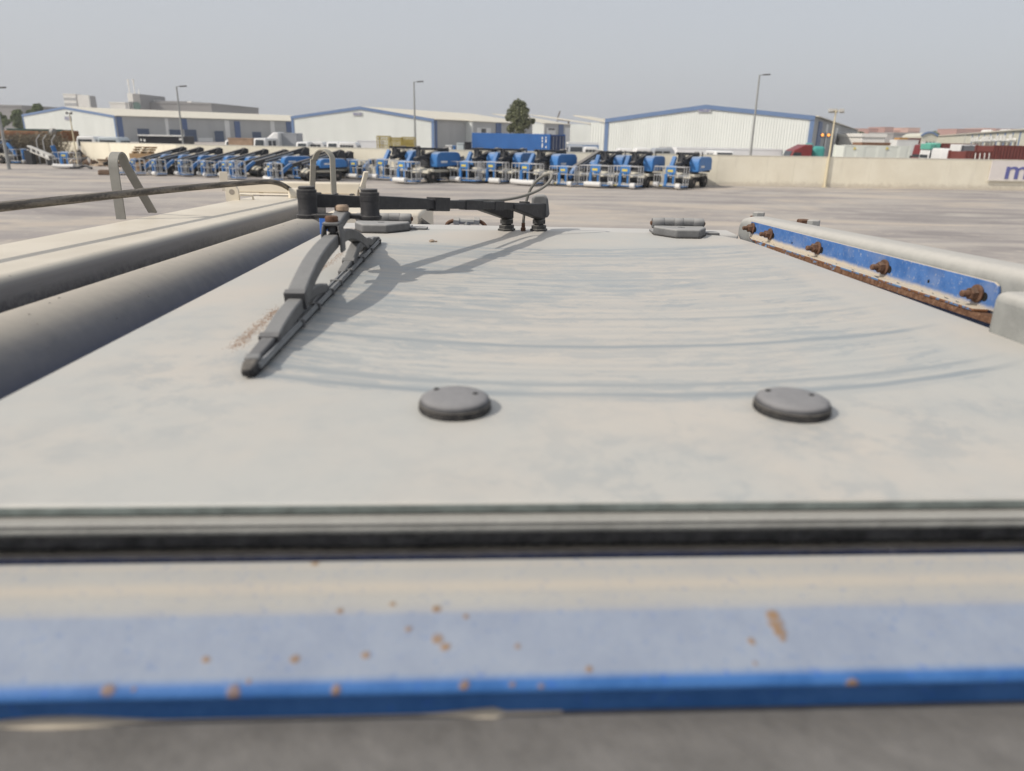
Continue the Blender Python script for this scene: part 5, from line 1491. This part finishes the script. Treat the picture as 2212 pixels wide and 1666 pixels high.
container("green skip container behind the dry brush", 14, 134, 277.5, 90, rad(2), M("container_green", (.045, .085, .075), .6, .1, .6), 2.6, z0=.0)
m_cw = M("container_white", (.66, .69, .64), .55, .05, .6)
t, A, B, u, nf, zt = container("long white container behind the wall by the floodlight pole", 1824, 1969, 313, 68.5, rad(-3), m_cw, 2.5, z0=0.0, W=2.6, rib=1.4)
for x in (1846, 1916):
    P = on_plane(x, 321, A, nf); q = MB(); q.lathe([(.001, 0), (.16, 0), (.14, .02), (.001, .02)], P+nf*.06, nf, 3); q.build("warning_mark", m_yel, t)
container("maroon container on a trailer, behind the white and green cab", 2035, 2113, 309.5, 100, rad(-6), m_mar, 2.6, group="maroon containers across the yard")
container("big maroon ribbed container at the picture's edge above the sign", 2148, 2250, 314, 66, rad(4), m_mar, 2.6, group="maroon containers across the yard")
container("open maroon container with pale posts just over the wall", 2087, 2160, 326, 63.2, rad(2), m_mar, 2.6, z0=0, group="maroon containers across the yard")
t, A, B, u, nf, zt = container("dark grey container squeezed between white truck box and maroon container", 2112, 2134, 315, 72, rad(2), M("container_grey", (.10, .105, .12), .6, .1, 1), 2.6)
p = at(2105, 338, Y=62.6)
for k, x in enumerate((2109, 2119, 2129, 2139)):
    a = at(x, 331, Y=63.0); q = MB(); q.tube([(a.x, 63.1, a.z), (a.x, 63.0, a.z-.6)], .035, 6)
    pp = thing("post", (a.x, 63.05, a.z-.6), ["pale post on the open maroon container, first of four", "pale post on the open maroon container, second of four", "pale post on the open maroon container, third of four", "pale post on the open maroon container, last of four"][k], "post", "pale posts on the open maroon container")
    q.build("post_tube", m_lbl, pp)

m_vanw = M("van_white", (.70, .70, .69), .35, .04, 1, spec=.4)
m_glassd = M("vehicle_glass", (.045, .052, .058), .12, .15, 3, spec=.5)
m_vgrey = M("van_grey", (.33, .35, .38), .35, .05, 1, spec=.4)
def bus(label, x0, x1, yt, Y, panes=5, mt=m_vanw, dep=2.1, front=True, group="white vans and buses parked behind the wall", roofrack=False):
    a, b_ = at(x0, yt, Y=Y), at(x1, yt, Y=Y); z = max(a.z, b_.z); L = b_.x-a.x
    t = thing("van" if L < 5.2 else "bus", ((a.x+b_.x)/2, Y+dep/2, 0), label, "van" if L < 5.2 else "bus", group)
    r = min(.35, L*.12)
    poly = [(a.x+.05, .45), (b_.x, .45), (b_.x, 1.0), (b_.x-r*.7, z-.25), (b_.x-r*1.4, z), (a.x+r*.6, z), (a.x, z-.3), (a.x, .8)]
    q = MB(); q.prism([(x, Y, zz) for x, zz in poly], (0, dep, 0)); body = q.build("body", mt, t, bevel=.10, seg=3)
    w0, w1 = a.x + r*.8, b_.x - r*2.0
    for i in range(panes):
        x = w0 + (w1-w0)*i/panes; x2 = w0 + (w1-w0)*(i+.86)/panes
        q = MB(); q.box(x, x2, Y-.03, Y+.01, z-.90, z-.28); q.build("window", m_glassd, t)
    q = MB(); q.prism([(b_.x-r*.62, Y+.15, z-.33), (b_.x+.01, Y+.15, 1.05), (b_.x+.03, Y+.15, 1.05), (b_.x-r*.58, Y+.15, z-.31)], (0, dep-.3, 0)); q.build("windscreen", m_glassd, t)
    for k in (.16, .84):
        for y in (Y+.02, Y+dep-.27):
            MB().lathe([(.15, 0), (.33, 0), (.35, .04), (.35, .21), (.33, .25), (.15, .25)], (a.x+L*k, y, .35), (0, 1, 0), 14).build("wheel", m_tyre, t)
    if roofrack:
        q = MB()
        for i in range(8): q.tube([(a.x+L*(.1+.1*i), Y+.1, z), (a.x+L*(.1+.1*i), Y+.1, z+.35)], .02, 5)
        for zz in (z+.12, z+.35): q.tube([(a.x+.2, Y+.1, zz), (b_.x-.3, Y+.1, zz)], .02, 5); q.tube([(a.x+.2, Y+dep-.1, zz), (b_.x-.3, Y+dep-.1, zz)], .02, 5)
        q.build("roof_rack", m_lbl, t)
    return t
def van_front(label, x0, x1, yt, Y, dep=4.6, mt=m_vanw, group="white vans and buses parked behind the wall"):
    a, b_ = at(x0, yt, Y=Y), at(x1, yt, Y=Y); z = max(a.z, b_.z); w = b_.x-a.x; cx = (a.x+b_.x)/2
    t = thing("van", (cx, Y+dep/2, 0), label, "van", group)
    poly = [(Y, .45), (Y-.75, .5), (Y-.75, .95), (Y-.15, 1.15), (Y+.25, z-.05), (Y+.5, z), (Y+dep-.3, z), (Y+dep, z-.3), (Y+dep, .45)]
    q = MB(); q.prism([(a.x, y, zz) for y, zz in poly], (w, 0, 0)); q.build("body", mt, t, bevel=.10, seg=3)
    q = MB(); q.prism([(a.x+.14, Y-.19, 1.18), (b_.x-.14, Y-.19, 1.18), (b_.x-.22, Y+.17, z-.18), (a.x+.22, Y+.17, z-.18)], (0, -.03, .02)); q.build("windscreen", m_glassd, t)
    for k in (.30, .62):
        q = MB(); q.box(b_.x-.02, b_.x+.02, Y+dep*k-.3, Y+dep*k+.75, 1.2, z-.25); q.box(a.x-.02, a.x+.02, Y+dep*k-.3, Y+dep*k+.75, 1.2, z-.25); q.build("window", m_glassd, t)
    for s in (a.x+.02, b_.x-.24):
        for y in (Y+.1, Y+dep-.8):
            MB().lathe([(.15, 0), (.33, 0), (.35, .04), (.35, .18), (.33, .22), (.15, .22)], (s, y, .35), (1, 0, 0), 14).build("wheel", m_tyre, t)
    return t
bus("silver and white bus behind the wall beside the rusty pipe", 163, 208, 295, 76, 6)
bus("pale pickup body with glazed racks near the cream pole", 209, 262, 297, 76, 8, M("pale_glazed", (.45, .50, .53), .3, .1, 2))
van_front("white van beside the brown load, behind the slanted lifts", 546, 572, 299, 80, 4.5)
van_front("white van behind the wall beside the white truck's grey box", 638, 664, 307, 80, 4.6)
bus("small white minibus with white roof rack beside the white van", 664, 702, 307, 82, 3, roofrack=True)
van_front("white van between the roof rack and the dark windowed bus", 704, 730, 307, 80)
bus("white bus with a row of dark windows left of the long white trailer".replace("left of", "beside"), 730, 774, 308, 79, 5)
van_front("pale grey van just past the container's navy door end", 1229, 1262, 315, 88, 4.6, m_vgrey)
bus("low white van near the largest hangar's corner post", 1262, 1296, 318, 84, 3)
bus("dark windowed grey bus at the foot of the largest hangar", 1335, 1372, 321.5, 78, 2, m_vanw)
bus("white minibus in the middle of the row at the hangar's foot", 1373, 1410, 320.5, 76, 2)
bus("blue grey minibus beside the long white trailer's end", 1412, 1462, 321, 75, 2, m_vgrey)
# car and vans with a blue sheet
bx = thing("blue_sheet_roof", at(1245, 318, Y=95), "low white and blue canopy roof past the container", "canopy")
q = MB(); a, b_ = at(1228, 307, Y=95), at(1294, 311, Y=95); q.box(a.x, b_.x, 95, 99, a.z-.25, a.z); q.build("canopy_sheet", m_white, bx)
q = MB(); q.box(a.x, b_.x, 94.9, 95.0, a.z-.75, a.z-.28); q.build("blue_fascia", M("fascia_blue", (.22, .30, .45), .5), bx)
q = MB()
for x in (a.x+.2, b_.x-.2): q.box(x-.08, x+.08, 95.2, 95.4, 0, a.z-.26)
q.build("canopy_post", m_white, bx)
# trailers
def trailer(label, x0, x1, yt, Y, hgt, mt, cat="trailer", dep=2.5, canopy=None, name="trailer"):
    a, b_ = at(x0, yt, Y=Y), at(x1, yt, Y=Y); z = max(a.z, b_.z); z0 = max(.9, z-hgt)
    t = thing(name, ((a.x+b_.x)/2, Y+dep/2, 0), label, cat)
    q = MB(); q.box(a.x, b_.x, Y, Y+dep, z0, z); q.build("box_body", mt, t, bevel=.04)
    q = MB(); q.box(a.x+.1, b_.x-.1, Y+.3, Y+dep-.3, z0-.28, z0-.003); q.build("trailer_bed", m_ldk, t)
    for k in (.12, .80, .90):
        for y in (Y+.1, Y+dep-.4):
            MB().lathe([(.2, 0), (.46, 0), (.48, .04), (.48, .26), (.46, .3), (.2, .3)], (a.x+(b_.x-a.x)*k, y, .48), (0, 1, 0), 14).build("wheel", m_tyre, t)
    q = MB(); q.box(a.x-.02, b_.x+.02, Y-.03, Y-.002, z-.12, z+.02); q.build("top_rail", mt, t)
    return t, a, b_, z
m_blk = M("trailer_black", (.022, .022, .027), .4, .1, 1)
t, a, b_, z = trailer("long black box trailer with white markings under the roller doors", 298, 398, 294.5, 84, 2.4, m_blk)
q = MB(); q.box(a.x, b_.x, 83.93, 83.965, z-.05, z+.10); q.build("top_rail", m_lbl, t)
for x0, x1, y0, y1 in ((302, 306, 300, 305), (309, 314, 301, 306), (386, 393, 299, 303)):
    p, r2 = at(x0, y0, Y=83.9), at(x1, y1, Y=83.9); q = MB(); q.box(p.x, r2.x, 83.96, 83.995, r2.z, p.z); q.build("white_marking", m_lbl, t)
trailer("long white box trailer between the windowed bus and the yellow crates", 771, 822, 304, 86, 2.6, M("trailer_white", (.78, .78, .78), .4, .03, 1))
t, a, b_, z = trailer("long white trailer along the largest hangar's foot", 1462, 1690, 323, 82, 2.4, M("trailer_white_b", (.80, .80, .80), .4, .03, 1))
cn = thing("trailer_canopy", (a.x+6, 86, 0), "thin grey canopy roof over the long white trailer", "canopy")
p, r2 = at(1440, 318.5, Y=85.5), at(1692, 321, Y=85.5); q = MB(); q.box(p.x, r2.x, 85.5, 90, p.z-.16, p.z); q.build("canopy_sheet", m_sheetg, cn)
q = MB()
for k in range(6):
    x = p.x + (r2.x-p.x)*k/5; q.box(x-.07, x+.07, 85.7, 85.84, 0, p.z-.17)
q.build("canopy_post", m_sheetg, cn)
q = MB(); c = at(1573, 326, Y=81.5); 
vh = van_front("white car roof in front of the long white trailer", 1546, 1588, 327, 76, 4.2)
trailer("brown boxed load beside the white van, above the slanted lifts", 492, 545, 299, 84, 2.4, M("brown_load", (.34, .24, .17), .85, .15, 2), "load", name="boxed_load")
van_front("small white pickup cab in front of the brown load", 484, 497, 303, 84, 4.0)

def truck_cab(label, x0, x1, yt, Y, mt, facing=-1, dep=2.4, group="truck cabs parked behind the wall", fairing=True):
    """side-on cab, nose towards -x when facing is -1"""
    a, b_ = at(x0, yt, Y=Y), at(x1, yt, Y=Y); z = max(a.z, b_.z); L = b_.x-a.x
    t = thing("truck", ((a.x+b_.x)/2, Y+dep/2, 0), label, "truck", group)
    f = lambda k: a.x + L*k if facing < 0 else b_.x - L*k
    poly = [(.02, .6), (0, 1.4), (.05, z*.58), (.16, z*.80), (.42, z*.90), (.66, z), (1, z), (1, .6)] if fairing else [(.02, .6), (0, 1.5), (.12, z*.95), (.25, z), (1, z), (1, .6)]
    q = MB(); q.prism([(f(k), Y, zz) for k, zz in poly], (0, dep, 0)); q.build("cab", mt, t, bevel=.12, seg=3)
    q = MB(); q.prism([(f(k), Y-.02, zz) for k, zz in ((.12, z*.45), (.14, z*.62), (.20, z*.74), (.52, z*.74), (.52, z*.45))], (0, .06, 0)); q.build("window", m_glassd, t)
    q = MB(); q.prism([(f(-.005), Y+.2, z*.46), (f(.045), Y+.2, z*.58), (f(.15), Y+.2, z*.78), (f(.13), Y+.2, z*.78), (f(.02), Y+.2, z*.58), (f(-.03), Y+.2, z*.46)], (0, dep-.4, 0)); q.build("windscreen", m_glassd, t)
    q = MB(); q.box(min(f(0), f(.12)), max(f(0), f(.12)), Y-.02, Y+dep+.02, .4, .75); q.build("bumper", m_ldk, t)
    for k in (.28, .86):
        for y in (Y-.02, Y+dep-.28): MB().lathe([(.2, 0), (.46, 0), (.48, .04), (.48, .26), (.46, .3), (.2, .3)], (f(k), y, .48), (0, 1, 0), 14).build("wheel", m_tyre, t)
    return t, a, b_, z
t, a, b_, z = truck_cab("white truck cab with tall roof fairing behind the wall", 569, 601, 286, 84, m_vanw)
trailer("grey box trailer with dark top behind the white truck cab", 602, 640, 288, 85, 2.8, M("trailer_grey", (.33, .345, .37), .5, .05, 1))
m_redt = M("truck_red", (.20, .032, .035), .4, .08, 1, spec=.4)
truck_cab("dark red truck cab against the largest hangar's blue corner", 1708, 1757, 313, 78, m_redt)
tk = at(1771, 315, Y=79)
tt = thing("teal_tank", (tk.x, 79, 0), "teal box tank beside the dark red truck cab", "tank")
a, b_ = at(1758, 316, Y=79), at(1785, 316, Y=79); q = MB(); q.box(a.x, b_.x, 79, 81, .9, a.z); q.build("tank_body", M("teal_paint", (.075, .34, .31), .45, .08, 1), tt, bevel=.3, seg=3)
q = MB(); q.box(a.x-.15, a.x-.02, 79.2, 80.8, .6, a.z+.3); q.build("tank_frame", M("teal_dark", (.16, .36, .37), .5), tt)
q = MB(); q.box(a.x, b_.x, 79.3, 80.7, 0, .88); q.build("tank_stand", m_ldk, tt)
truck_cab("red truck cab beside the white and green truck on the far road", 1993, 2010, 313, 104, m_redt, fairing=False)
t, a, b_, z = truck_cab("white and green truck cab pulling the maroon container", 2010, 2023, 313, 100, m_vanw, fairing=False)
gx = at(2021, 310, Y=100); q = MB(); a2, b2 = at(2021, 309, Y=99.9), at(2034, 309, Y=99.9); q.box(a2.x, b2.x, 99.9, 102.4, 1.1, a2.z); q.build("green_box", M("truck_green", (.13, .42, .33), .5, .05, 1), t, bevel=.1)
q = MB(); q.box(at(2011, 310, Y=99.8).x, a2.x, 99.8, 102.3, z-.6, z+.1); q.build("green_visor", bpy.data.materials["truck_green"], t, bevel=.05)
trailer("white truck box over the open maroon container", 2084, 2112, 313, 76, 2.6, m_vanw)
trailer("cream tanker body on the far road beside the red cab", 1938, 1985, 303, 125, 2.4, m_white)
trailer("orange and white box truck far down the road", 1944, 1962, 298, 170, 3.0, M("box_orange", (.50, .26, .07), .6), name="box_truck")
trailer("far maroon trailer behind the orange box truck", 1962, 1990, 299, 190, 3.0, m_mar)
trailer("long brown flat load behind the white container", 1862, 1924, 309, 88, 2.2, M("flat_brown", (.22, .12, .07), .8), "load", name="flat_load")
bus("white car on the far road between the cabs and the wall", 2034, 2056, 321, 92, 3)
bus("white saloon car on the far road beside the blue car", 2056, 2080, 323, 90, 3)
bus("dark blue car at the road's end next to the maroon container", 2078, 2098, 322, 86, 3, M("car_navy", (.03, .05, .10), .3))
# yellow crates beyond the wall
m_yc = M("crate_yellow", (.36, .285, .085), .6, .12, 1.5)
for i, (x0, x1, yt, solid) in enumerate(((814, 839, 294.5, 0), (841, 865, 298, 1), (867, 894, 297, 2))):
    a, b_ = at(x0, yt, Y=70.5), at(x1, yt, Y=70.5); zt = a.z; zb = .95
    t = thing("yellow_crate", ((a.x+b_.x)/2, 70.5, 0), ["open yellow lattice crate nearest the white trailer", "yellow lattice crate in the middle of the three", "densest yellow crate next to the light pole"][i], "crate", "yellow crates behind the wall")
    q = MB()
    for x in (a.x, b_.x):
        for y in (70.5, 71.7): q.bar((x, y, 0), (x, y, zt), .08, .08, up=(0, 1, 0))
    for z in (zb, zt, (zb+zt)/2):
        for y in (70.5, 71.7): q.bar((a.x, y, z), (b_.x, y, z), .07, .08)
        for x in (a.x, b_.x): q.bar((x, 70.5, z), (x, 71.7, z), .07, .07)
    q.build("crate_frame", m_yc, t)
    n = 7
    q = MB()
    for k in range(n+1):
        x = a.x + (b_.x-a.x)*k/n
        q.bar((x, 70.52, zb), (x, 70.52, zt), .035 + .03*solid, .02, up=(0, 1, 0)); q.bar((x, 71.68, zb), (x, 71.68, zt), .035 + .03*solid, .02, up=(0, 1, 0))
    for k in range(4):
        z = zb + (zt-zb)*(k+.5)/4
        q.bar((a.x, 70.53, z), (b_.x, 70.53, z), .03, .05 + .05*solid)
    q.build("crate_lattice", m_yc, t)
    if solid == 2:
        q = MB(); q.box(a.x+.1, b_.x-.1, 70.8, 71.6, zb, zt-.15); q.build("crate_load", M("crate_load_tan", (.42, .35, .16), .8, .2, 2), t)
# bins and tanks beside the container
for x0, x1, yt, lab, mt, nm, cat in ((962, 977, 314, "small white cabinet against the hangar's side", m_white, "cabinet", "cabinet"), (978, 984, 315, "narrow blue drum beside the white cabinet", m_lb, "drum", "drum"), (986, 1003, 309, "pale plastic water tank beside the black bin", M("tank_pale", (.50, .55, .56), .4, .08, 1), "water_tank", "tank"),
                                     (1003, 1018, 307, "tall black bin beside the blue container's end", m_blk, "black_bin", "bin")):
    a, b_ = at(x0, yt, Y=88), at(x1, yt, Y=88)
    t = thing(nm, ((a.x+b_.x)/2, 88.5, 0), lab, cat)
    q = MB(); q.box(a.x+.04, b_.x-.04, 88, 89.2, .12, a.z-.12); q.build("body", mt, t, bevel=.10)
    q = MB(); q.box(a.x, b_.x, 87.95, 89.25, a.z-.115, a.z); q.build("lid", mt, t, bevel=.03)
    q = MB(); q.box(a.x+.1, b_.x-.1, 88.1, 89.1, 0, .115); q.build("skid", m_ldk, t)
# twin orange signal lamps on a slim post
p = at(1783, 292, Y=92)
sgl = thing("signal_post", (p.x, 92, 0), "slim post with two lit orange lamps by the hangar's side", "signal lamp")
q = MB(); q.tube([(p.x, 92, 0), (p.x, 92, p.z+.3)], .06, 8); q.bar((p.x-.5, 92, p.z-.3), (p.x+.5, 92, p.z-.3), .06, .06); q.build("post", m_ldk, sgl)
ge = NG("lamp_orange"); ge.b.inputs['Base Color'].default_value = (.8, .25, .05, 1); ge.b.inputs['Emission Color'].default_value = (1, .38, .08, 1); ge.b.inputs['Emission Strength'].default_value = 1.6
for s in (-.36, .36):
    q = MB().lathe([(.17, 0), (.22, .05), (.22, .2)], (p.x+s, 91.95, p.z), (0, 1, 0), 14).build("lamp_housing", m_ldk, sgl)
    MB().lathe([(.02, -.03), (.14, 0), (.16, .03)], (p.x+s, 91.9, p.z), (0, 1, 0), 14).build("lamp", ge.mat, q)

# ------------------------------------------------------------------ far yard on the picture's other side
m_asph = M("road_asphalt", (.075, .075, .08), .9, .12, .3)
q = MB(); q.add([(33, 63, .004), (70, 63, .004), (150, 230, .004), (110, 230, .004)], [(0, 1, 2, 3)]); q.build("road", m_asph, kind="structure")
m_ware = M("warehouse_cream", (.60, .585, .49), .7, .05, .3)
def warehouse(label, x0, y0, Y0, x1, y1, Y1, mt, stripes, dep=25, vents=(), group="warehouses across the far road"):
    A, B = at(x0, y0, Y=Y0), at(x1, y1, Y=Y1); za, zb = A.z, B.z; A.z = B.z = 0
    u = (B-A).normalized(); nf = V(u.y, -u.x, 0)
    if nf.dot(A+B) > 0: nf = -nf
    t = thing("warehouse", tuple((A+B)/2), label, "warehouse", group)
    bk = -nf*dep
    b = MB(); corrugate(b, A, B, 0, lambda k: za+(zb-za)*k, nf, 1.2, .06); b.build("front_wall", mt, t)
    b = MB(); b.add([A, A+bk, A+bk+V(0, 0, za), A+V(0, 0, za), B, B+bk, B+bk+V(0, 0, zb), B+V(0, 0, zb)], [(0, 1, 2, 3), (4, 7, 6, 5), (1, 5, 6, 2)]); b.build("end_wall", m_sheetg, t)
    b = MB(); b.prism([A+nf*.4+V(0, 0, za+.05), B+nf*.4+V(0, 0, zb+.05), B+bk+V(0, 0, zb+1.6), A+bk+V(0, 0, za+1.6)], (0, 0, .25)); b.build("roof", m_roofc, t)
    for x in stripes:
        P = on_plane(x, (y0+y1)/2, A, nf); P.z = 0
        b = MB(); b.prism([P, P+u*.9, P+u*.9+nf*.15, P+nf*.15], (0, 0, min(za, zb)-.1)); b.build("pilaster", m_trim, t)
    for x, y in vents:
        P = on_plane(x, y, A, nf)
        b = MB(); b.tube([P+nf*.1, P+nf*.9+V(0, 0, .1), P+nf*1.0+V(0, 0, .9)], .35, 8); b.build("vent_pipe", m_white, t)
        b = MB(); b.box(P.x-.5, P.x+.5, P.y-1.3, P.y-.2, P.z-1.1, P.z-.35); b.build("vent_fan", M("vent_dark", (.18, .16, .14), .7) if not bpy.data.materials.get("vent_dark") else bpy.data.materials["vent_dark"], t)
    return t, A, B, u, nf
wt, A, B, u, nf = warehouse("long cream warehouse with blue pilasters and white vent pipes at the picture's edge", 2087, 291, 212, 2260, 279, 118, m_ware, (2103, 2117, 2129, 2142, 2157, 2173, 2190, 2206), 26,
          [(2109, 306), (2115, 306), (2121, 305), (2133, 305), (2138, 305), (2144, 305), (2152, 304), (2166, 304), (2174, 304), (2182, 304), (2196, 303)])
for k, x in enumerate((2095, 2101, 2107, 2130, 2136, 2142)):
    P = on_plane(x, 290, A, nf) - nf*3; P.z = A.lerp(B, .3).z + at(x, 286, Y=P.y).z
    b = MB(); b.lathe([(.35, -1.0), (.35, .1), (.6, .15), (.6, .5), (.1, .7)], P, n=10); b.build("roof_vent", m_white, wt)
warehouse("pale cream warehouse with open bays between the curved hangar and the long one", 2024, 295, 269, 2086, 291, 215, m_ware, (), 20)
# curved hangar and small far sheds
A = at(1990, 291, Y=235); B = at(2026, 291, Y=235)
t = thing("curved_hangar", ((A.x+B.x)/2, 240, 0), "cream hangar with a curved roof beyond the far road", "warehouse")
n = 10; cz = A.z
pr = [(A.x + (B.x-A.x)*i/n, 235, cz - 1.6 + 2.2*math.sin(math.pi*(.18+.64*i/n))) for i in range(n+1)]
b = MB(); b.prism([(A.x, 235, 0)] + pr + [(B.x, 235, 0)], (14, 40, 0)); b.build("hangar_shell", m_ware, t)
b = MB(); b.path([(x, 234.9, z+.1) for x, y, z in pr], .5, .5, side=(0, 1, 0)); b.build("roof_edge", m_trim, t)
for k in range(4):
    x = A.x + (B.x-A.x)*(.12+.22*k); b = MB(); b.box(x, x+1.6, 234.8, 234.98, 0, 3.4); b.build("bay_door", m_white, t)
for x0, x1, yt, Y, lab, mt in ((1863, 1912, 297, 140, "white tent-roofed shed far behind the white container", m_farw), (1930, 1990, 291, 300, "long pale shed below the pink blocks", m_farg), (1840, 1853, 292, 210, "small blue-edged hangar end beyond the largest hangar", m_gable), (1855, 1863, 293, 230, "narrow grey shed beyond the largest hangar", m_sheetg)):
    farbox("far_shed", lab, "shed", x0, x1, yt, Y, 20, mt)
# ------------------------------------------------------------------ dusty air
q = MB(); q.box(-950, 950, -70, 1350, -1.2, 31)
hg = bpy.data.materials.new("haze_air"); hg.use_nodes = True
hn = hg.node_tree; hn.nodes.clear()
hv = hn.nodes.new("ShaderNodeVolumePrincipled"); hv.inputs['Color'].default_value = (.90, .92, .95, 1); hv.inputs['Density'].default_value = .0004; hv.inputs['Anisotropy'].default_value = .2
ho = hn.nodes.new("ShaderNodeOutputMaterial"); hn.links.new(hv.outputs[0], ho.inputs['Volume'])
q.build("haze", hg, kind="stuff")
# ------------------------------------------------------------------ tidy up
for o in bpy.data.objects:
    if '_o' in o: del o['_o']
